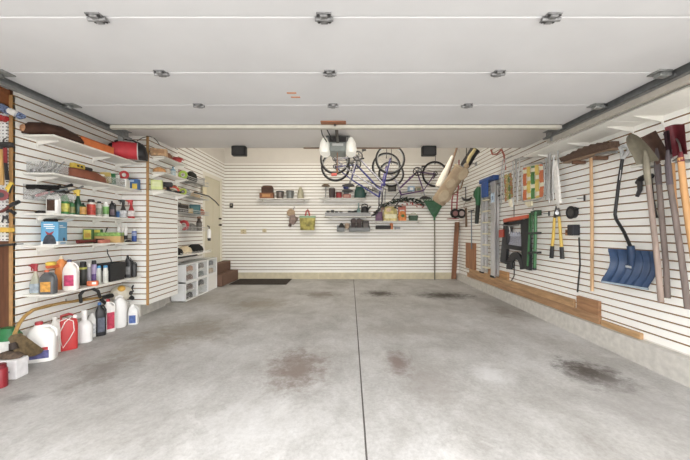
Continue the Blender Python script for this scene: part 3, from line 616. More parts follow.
# ------------------------------------------------------------- floor row along the left wall
def onfl(px, X):
    Y = F*X/(px-CX); return Vector((X, Y, fz(Y)))
def fl(kind, px, X, w_, h, name, text, cat, rz=.75, **kw):
    p = onfl(px, X); t = thing(name, text, cat, p, rz)
    if kind == 'jug': jug(t, w_, kw.pop('d', w_*.6), h, **kw)
    elif kind == 'bottle': bottle(t, w_, h, **kw)
    return t, p
lw = lambda: None
t_, p_ = fl('jug', 42, -3.14, .235, .40, 'detergent_jug', 'big white jug with a red and blue label behind the trimmer guard on the floor', 'jug', .45, mat=WHITE, cap=M((190,40,50),.4), lab=lab_((96,96,150)), lz=(.1,.30), d=.15)
MB().bb(-.075,.07,-.078,-.07,.122,.152,.002).build('red_band', M((200,50,54),.45), t_)
fl('jug', 56.0, -3.2, .13, .39, 'water_jug', 'plain white jug standing on the floor left of the red fuel can', 'jug', 1.1, mat=M((226,225,218),.45), cap=M((228,226,220),.45), d=.13)
t, p = fl('none', 68.5, -3.13, 0, 0, 'fuel_can', 'red fuel can with white cord tied around it on the floor by the left wall', 'fuel can', .8)
a, b, h = .092, .065, .36
MB().loft([(0,a*.95,b*.95,5),(.015,a,b,5),(h*.8,a,b,5),(h*.92,a*.9,b*.85,4),(h*.96,a*.7,b*.7,3)],24).build('body', M((205,32,32),.4,var=.06), t)
MB().tube([(-.07,0,h*.93),(-.075,0,h*1.06),(0,0,h*1.1),(.045,0,h*1.05),(.06,0,h*.93)],.013).build('handle', M((170,28,28),.4), t); MB().cyl((.06,0,h*.93),(.065,0,h*1.05),.026,.024).build('cap', WHITE, t)
MB().tube([(-.09,-.05,h*.93),(-.03,-.075,h*1.0),(.04,-.085,h*.9),(.05,-.0875,h*.6),(.0,-.0875,h*.35),(-.06,-.0875,h*.12),(-.08,-.0875,h*.3),(-.09,-.0875,h*.6),(-.04,-.0875,h*.9),(.02,-.07,h*1.02)],.005,6).build('cord', M((238,232,226),.6), t)
fl('bottle', 84.5, -3.13, .155, .38, 'washer_fluid_bottle', 'tall plain white bottle on the floor right of the red fuel can', 'bottle', .6, mat=M((236,237,235),.4,var=.02), cap=M((236,236,232),.4), d=.12, p=2.6, sh=.52, neck=.36, capw=.4)
fl('bottle', 92.6, -3.19, .10, .30, 'bleach_bottle', 'shorter white bottle just left of the black blue-capped jug on the floor', 'bottle', .6, mat=M((228,228,224),.4), cap=M((226,226,222),.4), p=4, sh=.74, neck=.5, capw=.5, lab=lab_((206,208,210)))
fl('jug', 100.6, -3.12, .13, .42, 'coolant_jug', 'black jug with a blue cap on the floor by the left wall', 'jug', .8, mat=M((34,35,38),.4), cap=M((60,120,190),.4), d=.10, lab=lab_((90,96,110)))
fl('jug', 109.2, -3.12, .155, .43, 'weed_killer_jug', 'white jug with a red cap and pink side label on the floor', 'jug', 1.0, mat=M((234,232,228),.4), cap=M((196,30,40),.4), lab=lab_((206,50,86)), lz=(.1,.6), d=.11)
t, p = fl('none', 119.5, -3.12, 0, 0, 'rounded_canister', 'large plain white rounded canister on the floor near the wall corner', 'canister', .8)
MB().loft([(0,.08,.07,3),(.02,.1,.085,3),(.12,.105,.09,2.8),(.28,.1,.085,2.6),(.36,.085,.07,2.4),(.40,.05,.045),(.41,.01,.01)],24).build('body', M((238,238,236),.4,var=.02), t); MB().tube([(-.06,0,.37),(-.05,0,.415),(.0,0,.43),(.05,0,.41)],.012).build('handle', WHITE, t)
fl('jug', 127.2, -3.18, .09, .30, 'bleach_bottle', 'narrow grey white bottle just left of the blue labelled jug on the floor', 'bottle', .9, mat=M((222,222,218),.4), cap=M((220,218,212),.4), d=.07)
fl('jug', 133.4, -3.02, .15, .29, 'detergent_jug', 'white jug with a blue label, last of the floor row at the corner', 'jug', .25, mat=M((232,232,230),.4), cap=WHITE, lab=lab_((80,110,176)), lz=(.08,.46), d=.10)
# at far left
t = thing('paint_pail', 'white pail with a green lid at the far left behind the white carton', 'pail', (-3.62, 3.0-.02, .02)); 
t.location = (-3.27, 3.0, fz(3.0))
MB().loft([(0,.09,.07),(.3,.105,.08)],22).build('pail', M((230,230,226),.4), t); MB().loft([(.29,.112,.086),(.33,.112,.086),(.36,.09,.07),(.40,.07,.05)],22).build('lid', M((30,124,66),.45,var=.2), t)
t = thing('white_carton', 'white carton on the floor at the far left edge under a dark cloth', 'box', (-3.085, 2.84, fz(2.84)), .1); carton(t, .22, .12, .17, M((232,231,232),.5), [(-.3,-.15,.25,.4, M((120,120,160),.5)), (.1,.25,.35,.45, M((130,120,150),.5))])
f = MB().loft([(0,.1,.055,2.4),(.02,.11,.06,2.2),(.045,.08,.05),(.06,.03,.02)],20).build('dark_cloth', M((92,78,66),.95,var=.5,scale=30,bump=.8), None, (-3.10,2.86,fz(2.84)+.171)); tag(f, 'dark crumpled cloth lying on the white carton at the far left', 'cloth')
t = thing('red_can', 'dark red can on the floor cut by the left edge of the photo', 'can', (-3.12, 2.70, fz(2.70))); t.location = (-2.97, 2.66, fz(2.66)); can(t, .1, .2, M((150,20,36),.4), M((120,16,30),.4))

# ------------------------------------------------------------- string trimmer hung on the left wall
o = Vector((-3.27, 3.9, .5)); t = thing('string_trimmer', 'string trimmer with a yellow shaft and black loop handle hung along the left wall', 'string trimmer', o)
def tp(px, py, X=-3.2): return LW(px, py, X)-o
yel = M((186,146,70),.4,var=.12)
MB().tube([tp(13,344,-3.12), tp(15,333,-3.14), tp(19,324,-3.17), tp(25,316,-3.2), tp(33,310,-3.22), tp(45,306.5,-3.23), tp(62,303,-3.24), tp(80,300.5,-3.24), tp(97,298,-3.24), tp(113,295.5,-3.24)], .0165, 10).build('shaft', yel, t)
g = tp(26,346,-3.06)
m = MB(); m.poly([tp(11,335,-3.12), tp(21,333,-3.05), tp(44,349.5,-3.04), tp(36,353,-3.04), tp(25,353.5,-3.02), tp(17,348,-3.04)], (-.015,-.012,-.03)); m.build('guard', M((104,88,62),.7,var=.35,scale=30), t)
c = tp(13,345,-3.09); MB().cyl(c+Vector((-.0,0,.02)), c+Vector((.02,-.01,-.04)), .028, .034, 16).build('line_head', M((56,46,40),.7), t)
MB().tube([tp(81,302,-3.22), tp(80,295,-3.14), tp(84,290,-3.1), tp(91,288,-3.08), tp(98,291,-3.12), tp(100,297,-3.22)], .018, 8).build('loop_handle', DARK, t)
a, b = tp(101,298,-3.24), tp(114,295,-3.24); MB().cyl(a, b, .028, .032).build('grip', BLACK, t); MB().tube([a+Vector((0,0,-.02)), a+Vector((.05,.05,-.11)), a+Vector((.01,.12,-.12))], .02).build('trigger_guard', DARK, t)
c = tp(122,293,-3.2); MB().tube([c+Vector((0,-.14,-.01)), c+Vector((0,-.08,0)), c+Vector((0,.0,.0)), c+Vector((0,.1,0))], [.06,.11,.12,.08], 18).build('motor_housing', M((212,206,190),.45), t)
MB().ball(c+Vector((.05,-.08,.07)), .05).build('fuel_cap', M((222,170,40),.4), t); MB().cyl(c+Vector((.12,0,0)), c+Vector((.135,0,0)), .03).build('badge', DARK, t)
MB().ring(c+Vector((.03,.21,.03)), .045, .012, 'X', 20, 6).build('starter_handle', DARK, t); MB().tube([c+Vector((0,.1,-.05)), c+Vector((.02,.2,-.12))], .03).build('muffler', DARK, t)
m = MB(); m.tube([tp(66,302.5,-3.335), tp(66,302,-3.24), tp(66,299,-3.2)], .005); m.build('wall_hook', STEEL, t)

# ------------------------------------------------------------- pegboard at far left
def holes():
    m = bpy.data.materials.new('pegboard_white'); m.use_nodes = True; nt = m.node_tree; N = nt.nodes; Lk = nt.links; b = N['Principled BSDF']
    tc = N.new('ShaderNodeTexCoord'); sp = N.new('ShaderNodeSeparateXYZ'); Lk.new(tc.outputs['Object'], sp.inputs[0]); r = []
    for ax in ('X', 'Z'):
        a = N.new('ShaderNodeMath'); a.operation = 'MULTIPLY'; a.inputs[1].default_value = 1/.034; Lk.new(sp.outputs[ax], a.inputs[0])
        f = N.new('ShaderNodeMath'); f.operation = 'FRACT'; Lk.new(a.outputs[0], f.inputs[0]); s = N.new('ShaderNodeMath'); s.operation = 'SUBTRACT'; s.inputs[1].default_value = .5; Lk.new(f.outputs[0], s.inputs[0]); r.append(s)
    cb = N.new('ShaderNodeCombineXYZ'); Lk.new(r[0].outputs[0], cb.inputs[0]); Lk.new(r[1].outputs[0], cb.inputs[1]); l = N.new('ShaderNodeVectorMath'); l.operation = 'LENGTH'; Lk.new(cb.outputs[0], l.inputs[0])
    lt = N.new('ShaderNodeMath'); lt.operation = 'LESS_THAN'; lt.inputs[1].default_value = .19; Lk.new(l.outputs['Value'], lt.inputs[0])
    mx = N.new('ShaderNodeMixRGB'); mx.inputs[1].default_value = lin((234,235,234))+(1,); mx.inputs[2].default_value = lin((40,40,40))+(1,); Lk.new(lt.outputs[0], mx.inputs[0]); Lk.new(mx.outputs[0], b.inputs['Base Color']); return m
YP = Y1-.022
f = MB().bb(-3.93, -3.378, YP, YP+.02, EYE-(241-CY)*YP/F, EYE+(CY-113)*YP/F).build('pegboard', holes()); tag(f, 'white perforated pegboard on the plywood at the far left', 'pegboard')
def PG(px, py, off=.03): return PT(px, py, YP-off)
def pgthing(name, lab, cat, px, py, off=.03, g=None): o = PG(px, py, off); return thing(name, lab, cat, o, 0, g), o
t, o = pgthing('camo_strap', 'blue and white speckled strap draped over the top of the pegboard', 'strap', 4, 108)
MB(o).tube([PG(-6,106), PG(2,107.5), PG(8,111), PG(15,113), PG(20,116), PG(24,116.5)], [.034,.04,.036,.026,.034,.02], 12).build('strap', M((104,122,160),.9,var=.95,scale=60), t); MB(o).tube([PG(10,111,.07), PG(13,112.5,.08), PG(16,114,.07)], .03).build('white_patch', WHITE, t)
t, o = pgthing('red_clamp', 'red clamp hung at the top of the pegboard', 'clamp', 4, 119)
MB(o).tube([PG(-4,120), PG(2,118), PG(7,119)], .022).build('bar', RED, t); MB(o).cyl(PG(5,116), PG(5,122), .014).cyl(PG(1,115), PG(1,121), .012).build('jaw', M((170,30,30),.4), t)
t, o = pgthing('tool_rack', 'black tool holder bar across the pegboard', 'rack', 3, 144, .04)
MB(o).bb(PG(-14,0).x, PG(12.6,0).x, YP-.06, YP, PG(0,147).z, PG(0,142.5).z, .01).build('bar', DARK, t)
m = MB(o); m.tube([PG(3,143,.05), PG(4,139,.05), PG(6,138.5,.05)], .006); m.build('hook', DARK, t)
t, o = pgthing('sledge_handle', 'tan wooden tool handle hanging from the black bar on the pegboard', 'handle', 2, 165, .03)
MB(o).tube([PG(1.5,148), PG(1.5,165), PG(1.5,185)], [.016,.02,.019]).build('handle', WOOD((206,160,80),'Z'), t); MB(o).cyl(PG(1.5,146), PG(1.5,149.5), .026).build('ferrule', DARK, t)
t, o = pgthing('bolt_cutter', 'red and black handled bolt cutter hanging from the black pegboard bar', 'bolt cutter', 6.5, 165, .045)
MB(o).tube([PG(5,148,.045), PG(5.3,155,.045), PG(5.5,163,.045)], .015).build('upper_grip', M((150,36,40),.5), t); MB(o).tube([PG(5.5,163,.045), PG(6.5,172,.045), PG(7.5,180,.045)], [.014,.014,.016]).build('handle', BLACK, t)
t, o = pgthing('pliers', 'pliers with yellow and black grips on the pegboard', 'pliers', 10, 188, .03)
MB(o).tube([PG(13,183), PG(10,188), PG(8,192)], [.01,.012,.012]).tube([PG(11.5,182.5), PG(8.5,186), PG(6,189)], .011).build('grip', YEL, t); MB(o).tube([PG(13,183), PG(11,188.5), PG(9.5,193)], .008).build('jaw', BLACK, t)
t, o = pgthing('red_reel', 'dark red reel hung on the pegboard below the black bar', 'reel', 1, 195, .05)
MB(o).cyl(PG(0.5,195,.01), PG(0.5,195,.07), .055, .055, 20).build('reel', M((146,44,46),.5), t); MB(o).cyl(PG(0.5,195,.07), PG(0.5,195,.09), .025).build('hub', DARK, t)
t, o = pgthing('grass_shears', 'grass shears with black grips pointing right on the pegboard', 'shears', 8, 208, .06)
MB(o).tube([PG(-8,214,.06), PG(4,210.5,.06), PG(10,206,.06)], .014).build('blade', M((130,70,66),.4,.5), t); MB(o).tube([PG(10,206,.06), PG(14.5,203.5,.06), PG(19,201.5,.06)], [.016,.02,.018]).tube([PG(6,210,.05), PG(11,211,.05), PG(15,213.5,.05)], [.014,.017,.016]).build('grip', DARK, t)
t, o = pgthing('spring_clamp', 'small dark wire clamp hanging under the grass shears on the pegboard', 'clamp', 5, 220, .02)
MB(o).tube([PG(2,222,.02), PG(4,217,.03), PG(7,217,.03), PG(8.5,223,.02)], .007).build('frame', DARK, t); MB(o).cyl(PG(5.3,216,.03), PG(5.3,219,.03), .02).build('coil', DARK, t)
t, o = pgthing('yellow_tray', 'small yellow tray fixed to the pegboard', 'tray', 6, 231, .05)
MB(o).bb(PG(-8,0).x, PG(12,0).x, YP-.07, YP, PG(0,232.3).z, PG(0,227.5).z, .006).build('tray', M((238,190,44),.4), t)
t, o = pgthing('pry_bar', 'thin black bar poking right below the yellow tray on the pegboard', 'bar', 6, 245, .08)
MB(o).tube([PG(-6,246.5,.06), PG(6,245,.07), PG(16,244.2,.08)], .012).build('grip', BLACK, t); MB(o).tube([PG(16,244.2,.08), PG(23,243.8,.09)], .006).build('shaft', GREY, t)
# the floor row stands close but does not touch
for n_, f_ in (('rounded_canister', .80), ('weed_killer_jug', .84), ('coolant_jug', .86), ('fuel_can', .86), ('water_jug', .85), ('detergent_jug.001', .85)):
    q_ = bpy.data.objects.get(n_)
    if q_: q_.scale = (f_, f_, 1)
# ------------------------------------------------------------- wall block shelves (left, beyond the brown trim)
def ledge(o, x0, x1, y0, y1, label):
    t = thing('narrow_shelf', label, 'shelf', o)
    MB(o).bb(x0, x1, y0, y1, o.z-.016, o.z, .003).build('board', WSHELF, t)
    for y in (y0+.06, y1-.06):
        MB(o).poly([(x0, y-.005, o.z-.016), (x1-.02, y-.005, o.z-.016), (x1-.02, y-.005, o.z-.026), (x0, y-.005, o.z-.08)], (0,.01,0)).build('bracket', WSHELF, t)
    return t
N2 = [(2.50, 'top'), (2.26, 'middle'), (1.985, 'bottom')]
for z, nme in N2: ledge(Vector((L2+.001, 5.0, z)), L2+.001, L2+.2, 4.68, 5.41, 'narrow white shelf just right of the brown corner trim, %s of three' % nme)
def put(name, lab, cat, px, z, X, build, rz=.4, grp=None):
    Y = F*X/(px-CX); t = thing(name, lab, cat, (X, Y, z), rz, grp); build(t); return t
def bx(w, d, h, mat, pm=None): return lambda t: carton(t, w, d, h, mat, [(-.35,.35,.3,.8, pm)] if pm else [])
def roll(r, w, mat, core=WHITE):
    def f(t):
        MB().ring((0,0,r), r*.72, r*.28, 'Y', 24, 8).build('roll', mat, t); MB().ring((0,0,r), r*.40, r*.07, 'Y', 20, 6).build('core', core, t)
    return f
XA = L2+.12
put('wood_scrap', 'tan box with brown spots on the top narrow shelf by the corner trim', 'box', 159, 2.50, XA, bx(.22,.12,.10, M((206,166,120),.7,var=.4,scale=30), M((176,130,86),.7)))
put('felt_pad', 'brown padded roll in the middle of the top narrow shelf', 'roll', 166.5, 2.50, XA, lambda t: MB().loft([(0,.07,.06,3),(.05,.08,.07,3),(.09,.05,.05)],16).build('pad', M((150,104,70),.9,var=.3), t))
def spiky(t):
    m = MB(); m.ball((0,0,.055), (.075,.06,.05)); m.build('core', M((204,52,50),.5,var=.3), t)
    for k in range(8):
        q = 2*PI*k/8; MB().tube([(0,0,.055),(.06*math.cos(q),.05*math.sin(q),.08),(.11*math.cos(q),.085*math.sin(q),.055+.02*(k%2))],[.02,.014,.005],6).build('prong', RED, t)
put('red_rosette', 'bright red spiky bow at the right end of the top narrow shelf', 'bow', 177, 2.50, XA, spiky)
put('wood_block', 'orange brown wooden piece at the left of the middle narrow shelf', 'block', 159.5, 2.26, XA, lambda t: MB().loft([(0,.09,.05,3),(.04,.08,.05,2.4),(.07,.03,.03)],14).build('block', M((206,150,84),.7,var=.3), t))
put('white_jar', 'white jar on the middle narrow shelf left of the blue bottle', 'jar', 167.5, 2.26, XA, lambda t: bottle(t, .085, .1, M((216,206,190),.4), M((150,120,90),.5), None, capw=.8, neck=.8))
put('blue_bottle', 'pale blue bottle on the middle narrow shelf', 'bottle', 173, 2.26, XA, lambda t: bottle(t, .08, .16, M((130,176,204),.3), M((90,130,160),.4), lab_((206,220,226)), sh=.6))
put('tape_roll', 'lime green tape roll at the right end of the middle narrow shelf', 'tape', 183, 2.26, L2+.14, roll(.075,.05,M((178,214,50),.4)), .2)
put('notepad_box', 'pale lime green box at the left of the bottom narrow shelf', 'box', 157, 1.985, XA, bx(.15,.08,.14, M((208,220,136),.5), M((222,230,170),.5)))
put('drill_case', 'black power tool on the bottom narrow shelf right of the lime box', 'tool', 165.5, 1.985, XA, lambda t: (MB().box((0,0,.11),(.2,.07,.075),None,.02).build('motor', DARK, t), MB().tube([(.03,0,.09),(.04,0,.01)],[.022,.026]).build('grip', BLACK, t), MB().cyl((-.1,0,.11),(-.16,0,.11),.02,.01).build('chuck', STEEL, t), MB().box((.04,0,.014),(.09,.07,.028),None,.006).build('battery', BLACK, t)))
def saw(t):
    MB().ring((0,0,.02), .085, .018, 'Y', 16, 8, .2, PI-.2).build('arch', M((232,90,58),.5), t); MB().tube([(-.1,0,.02),(.12,0,.02)], .018).build('foot', DARK, t)
put('bow_clamp', 'orange red arched clamp at the right of the bottom narrow shelf', 'clamp', 173, 1.985, XA, saw)
put('tape_roll', 'yellow green tape roll on a black core at the end of the bottom narrow shelf', 'tape', 183, 1.985, L2+.14, roll(.06,.05,M((190,214,60),.4), BLACK), .3)
o = LW(165, 188, L2+.02); f = MB(o).tube([LW(152,187,L2+.03), LW(167,189,L2+.03)], .01).build('wood_dowel', WOOD((206,178,120),'Y')); f.location = o; tag(f, 'thin tan dowel fixed to the slats left of the orange red clamp', 'dowel'); f.location = o
# black cables draped on the slats at the top
for lab, pts, X in (('thin black cable looping from the track end over the brown corner trim', [(137,141),(142,138),(148,136.3),(153,137),(157,141),(160,145.5)], L2+.03),
                    ('thin black cable running along the slats under the ceiling edge', [(160,139),(168,143),(174,147.5),(177.5,149.5)], L2+.007)):
    P = [LW(a, b, X) for a, b in pts]; o = P[2]; f = MB(o).tube(P, .005).build('cable', BLACK); f.location = o; tag(f, lab, 'cable')

# ------------------------------------------------------------- wire baskets beyond the wall block
def basket(z, y0, y1, label, h=.075, dep=.27):
    o = Vector((L3+.002, (y0+y1)/2, z)); t = thing('wire_basket', label, 'basket', o, 0, 'wire baskets on the far left wall')
    x0, x1 = L3+.006, L3+dep
    m = MB(o)
    for zz in (z+.004, z+h):
        m.tube([(x0,y0,zz),(x1,y0,zz),(x1,y1,zz),(x0,y1,zz)], .005, 6, True)
    m.build('rim', WIRE, t)
    m = MB(o); n = 22
    for i in range(n+1):
        y = y0+(y1-y0)*i/n; m.tube([(x0, y, z+.004), (x1, y, z+.004), (x1, y, z+h)], .0028, 4)
    for k in range(1, 4): m.tube([(x0+(x1-x0)*k/4, y0, z+.004), (x0+(x1-x0)*k/4, y1, z+.004)], .0028, 4)
    m.tube([(x1, y0, z+h*.5), (x1, y1, z+h*.5)], .003, 4)
    b = m.build('mesh_grid', WIRE, t); b['kind'] = 'stuff'
    return t
rows = [(2.33, 'topmost wire basket on the far left wall, of red and dark oddments'), (2.035, 'second wire basket on the far left wall, of bags and a tan pouch'), (1.70, 'third wire basket on the far left wall, under the teal box'), (1.37, 'fourth wire basket on the far left wall, with the red ring')]
for z, lb in rows: basket(z, 5.50, 6.72, lb)
XB = L3+.14
def lump(w, d, h, mat): return lambda t: MB().loft([(0,w*.42,d*.42,2.6),(h*.3,w*.5,d*.5,2.4),(h*.75,w*.4,d*.4,2.2),(h,w*.15,d*.15)],18).build('body', mat, t)
def cyl_(r, h, mat, cap): return lambda t: (MB().cyl((0,0,0),(0,0,h*.85),r,r,16).build('body', mat, t), MB().cyl((0,0,h*.85),(0,0,h),r*.9,r*.8,16).build('lid', cap, t))
B = []
def at(row_z, y): return Vector((XB, y, row_z+.009))
def item(name, lab, cat, z, y, fn, rz=.5): t = thing(name, lab, cat, at(z, y), rz); fn(t)
z = 2.33
item('pink_carton', 'pinkish red carton at the left of the topmost wire basket', 'box', z, 5.66, bx(.2,.12,.13, M((176,90,92),.6,var=.3,scale=30), M((222,200,190),.5)))
item('white_jar', 'white jar in the topmost wire basket right of the pinkish carton', 'jar', z, 5.9, cyl_(.055,.12,M((206,200,196),.4),RED))
item('cloth_pile', 'black spiky heap in the topmost wire basket', 'cloth', z, 6.2, lump(.24,.3,.22, M((36,38,34),.9,var=.5,scale=40,bump=.6)))
item('grey_carton', 'grey carton at the right end of the topmost wire basket', 'box', z, 6.55, bx(.2,.14,.13, M((166,164,158),.5,var=.2), M((200,198,192),.5)))
z = 2.035
item('tape_roll', 'small lime tape roll at the left of the second wire basket', 'tape', z, 5.66, roll(.07,.05,M((186,206,60),.4),BLACK))
item('grey_bag', 'grey mottled bag of hardware in the second wire basket', 'bag', z, 5.95, lump(.22,.28,.15, M((150,154,156),.4,var=.5,scale=40)))
item('tan_pouch', 'tan pouch lying in the second wire basket', 'pouch', z, 6.36, lump(.22,.36,.13, M((216,186,130),.8,var=.15)))
o = Vector((L3+.3, 6.63, 2.03)); f = MB().tube([(-.06,-.5,.105),(0,0,.09),(.03,.28,.0),(.05,.42,-.08)], .012).build('black_wand', BLACK, None, o); tag(f, 'thin black wand poking right from the second wire basket', 'wand')
z = 1.70
item('black_case', 'long black case in the third wire basket', 'case', z, 5.76, lambda t: (MB().box((0,0,.075),(.18,.36,.15),None,.02).build('case', M((52,46,42),.6), t), MB().tube([(0,-.06,.15),(0,-.05,.18),(0,.05,.18),(0,.06,.15)],.008).build('handle', BLACK, t)), 0)
item('tan_carton', 'yellow tan carton between the black case and teal box in the third wire basket', 'box', z, 6.10, bx(.16,.12,.10, M((200,168,100),.6), M((226,206,150),.5)))
item('teal_box', 'dark teal box at the right of the third wire basket', 'box', z, 6.36, bx(.2,.16,.2, M((40,98,104),.5), M((60,120,124),.5)))
item('string_ball', 'orange and grey tangled twine at the right end of the third wire basket', 'twine', z, 6.60, lump(.18,.16,.14, M((186,120,90),.9,var=.7,scale=50,bump=.6)))
z = 1.37
item('white_bag', 'white crumpled bag at the left of the fourth wire basket', 'bag', z, 5.68, lump(.2,.22,.16, M((222,220,214),.5,var=.1)))
item('red_ring', 'red and white ring standing in the fourth wire basket', 'ring', z, 5.92, roll(.10,.05,M((196,50,56),.4),M((236,232,228),.4)), .2)
item('grey_pouch', 'grey dark-striped pouch in the fourth wire basket', 'pouch', z, 6.22, lump(.2,.26,.14, M((130,130,128),.6,var=.6,scale=30)))
item('brown_doll', 'brown topped dark bottle at the right end of the fourth wire basket', 'bottle', z, 6.54, lambda t: bottle(t, .11, .30, M((70,60,54),.5), M((150,110,80),.6), lab_((120,116,110)), sh=.55, capw=.8, neck=.6))
o = Vector((L3+.30, 6.66, 1.22)); t = thing('spray_bottle', 'white bottle with black ends hanging at the end of the fourth wire basket', 'bottle', o); MB().loft([(0,.035,.03,2.6),(.16,.04,.03,2.6),(.2,.02,.02)],16).build('body', WHITE, t); MB().loft([(-.06,.03,.02),(0,.036,.03)],14).build('base', DARK, t); MB().tube([(-.0,0,.2),(0,0,.25),(-.04,0,.26)],.012).build('hook', DARK, t)
o = Vector((L3+.02, 6.98, 2.3)); t = thing('hanging_towel', 'cream cloth hanging by the house door above the wire baskets', 'towel', o); MB().sheet([[(.04+.015*math.sin(j*1.4+i*.2), -.12+.05*j, .22-.07*i) for j in range(5)] for i in range(7)], (.006,0,0)).build('cloth', M((232,222,192),.9,var=.06), t); MB().tube([(-.018,-.02,.25),(.05,-.02,.25),(.05,-.02,.215)], .006).build('hook', STEEL, t)
# long low shelf of dark shoes above the storage cubes
zs_ = .93
o = Vector((L3+.002, 6.1, zs_)); t = thing('wall_shelf', 'white low shelf of caps and dark cloths above the storage cubes', 'shelf', o)
MB(o).bb(L3+.002, L3+.32, 5.50, 6.72, zs_-.016, zs_, .003).build('board', WSHELF, t); MB(o).bb(L3+.002, L3+.02, 5.50, 6.72, zs_-.09, zs_-.016).build('rail', DARK, t)
MB(o).bb(L3+.3, L3+.316, 5.50, 6.72, zs_, zs_+.045, .003).build('lip', CLEAR, t)
def sh(name, lab, cat, y, fn, rz=0, X=XB): t = thing(name, lab, cat, (X, y, zs_), rz); fn(t)
sh('black_cloth', 'black cloth heap at the left of the low shelf above the storage cubes', 'cloth', 5.66, lump(.22,.26,.13, M((34,34,34),.9,var=.4,scale=30,bump=.5)))
sh('cream_cloth', 'cream cloth heap on the low shelf between the two black ones', 'cloth', 5.96, lump(.24,.3,.15, M((214,200,168),.9,var=.12,bump=.3)))
sh('bristly_cloth', 'long black bristly heap on the low shelf above the storage cubes', 'cloth', 6.36, lambda t: MB().loft([(0,.11,.24,2.4),(.06,.12,.26,2.4),(.12,.1,.23,2.2),(.17,.05,.12)],24).build('body', M((26,26,26),.95,var=.5,scale=30,bump=.8), t))
sh('white_tub', 'small white tub at the right end of the low shelf above the cubes', 'tub', 6.66, cyl_(.05,.10,WHITE,WHITE))

# ------------------------------------------------------------- storage cubes with shoes
def cube(loc, h, label, W=.27, D=.46, front=True):
    t = thing('storage_cube', label, 'storage cube', loc, math.atan2(0,1), 'white storage cubes'); th = .012
    m = MB(); m.bb(-W, 0, -D/2, -D/2+th, 0, h); m.bb(-W, 0, D/2-th, D/2, 0, h); m.bb(-W, 0, -D/2, D/2, 0, th); m.bb(-W, 0, -D/2, D/2, h-th, h); m.bb(-W, -W+th, -D/2, D/2, 0, h)
    m.build('shell', M((238,240,240),.35,var=.02), t)
    m = MB(); m.bb(-.012,.008,-D/2,-D/2+.022,0,h,.004); m.bb(-.012,.008,D/2-.022,D/2,0,h,.004); m.bb(-.012,.006,-D/2,D/2,0,.02); m.bb(-.012,.006,-D/2,D/2,h-.02,h); m.build('frame', M((244,245,245),.35,var=.02), t)
    if front: MB().bb(-.006,-.003,-D/2+.02,D/2-.02,.02,h-.02).build('front_pane', M((226,228,228),.25,var=.02,alpha=.12), t)
    return t
def shoe(loc, mat, label, L=.27, rz=0):
    t = thing('shoe', label, 'shoe', loc, rz)
    MB().loft([(0,.045,L/2,2.6),(.018,.047,L/2*1.02,2.6),(.022,.045,L/2,2.5)],24).build('sole', M((214,210,204),.6) if mat is not BLACK else DARK, t)
    g = []
    for k in range(9):
        s = k/8; y = -L/2*.97+L*.97*s; hh = (.035+.06*max(0, min(1, (s-.25)/.5))**1.3)*(1 if s < .97 else .9); ww = .042*(1 if .15 < s < .9 else .78)*(1-.12*abs(s-.35))
        g.append([(ww*math.cos(q)*(1 if math.sin(q) < .2 else .9), y, .018+hh*max(0, math.sin(q))**.7 if math.sin(q) > 0 else .018) for q in [2*PI*j/14 for j in range(14)]])
    MB().rings(g).build('upper', mat, t); return t
xf = -2.955
cols = [5.93, 6.395, 6.86]; names = ['nearest', 'middle', 'farthest']
shoes = {(0,0): (M((70,70,74),.7,var=.3), 'dark grey'), (0,1): (M((98,76,66),.7,var=.3), 'brown'), (0,2): (M((112,84,76),.7,var=.4), 'reddish brown'), (0,3): (M((196,150,118),.7,var=.3), 'tan'),
         (1,1): (M((64,66,68),.7,var=.3), 'charcoal'), (1,2): (M((120,128,128),.7,var=.5), 'grey speckled'), (1,3): (M((128,124,120),.7,var=.3), 'mid grey'),
         (2,2): (M((198,180,158),.7,var=.4), 'beige'), (2,3): (M((104,108,112),.7,var=.3), 'slate grey')}
for i, y in enumerate(cols):
    z0 = fz(y); hh = .345
    for k in range(2):
        if i == 2 and k == 0:
            t = cube(Vector((xf, y, z0)), hh*1.0, 'white storage cube with an opaque drawer, farthest column by the steps', front=False); MB().bb(-.01,.0,-.208,.208,.022,hh-.022,.004).build('drawer_front', WHITE, t); continue
        t = cube(Vector((xf, y, z0+k*(hh+.003))), hh, '%s white storage cube of the %s column on the left floor' % (('lower', 'upper')[k], names[i]))
        MB().bb(-.262,-.012,-.22,.22,hh/2-.005,hh/2+.005).build('shelf', WHITE, t)
        for lv in range(2):
            key = (i, k*2+lv)
            if key in shoes:
                mt, cn = shoes[key]
                for q, dy in enumerate((-.09, .07)):
                    shoe(Vector((xf-.085, y+dy, z0+k*(hh+.003)+(.0125 if lv == 0 else hh/2+.0055))), mt, '%s shoe, %s of the pair in the %s column of storage cubes' % (cn, ('left', 'right')[q], names[i]), .23, -PI/2+.0+(PI if 0 else 0)).location.x = xf-.135

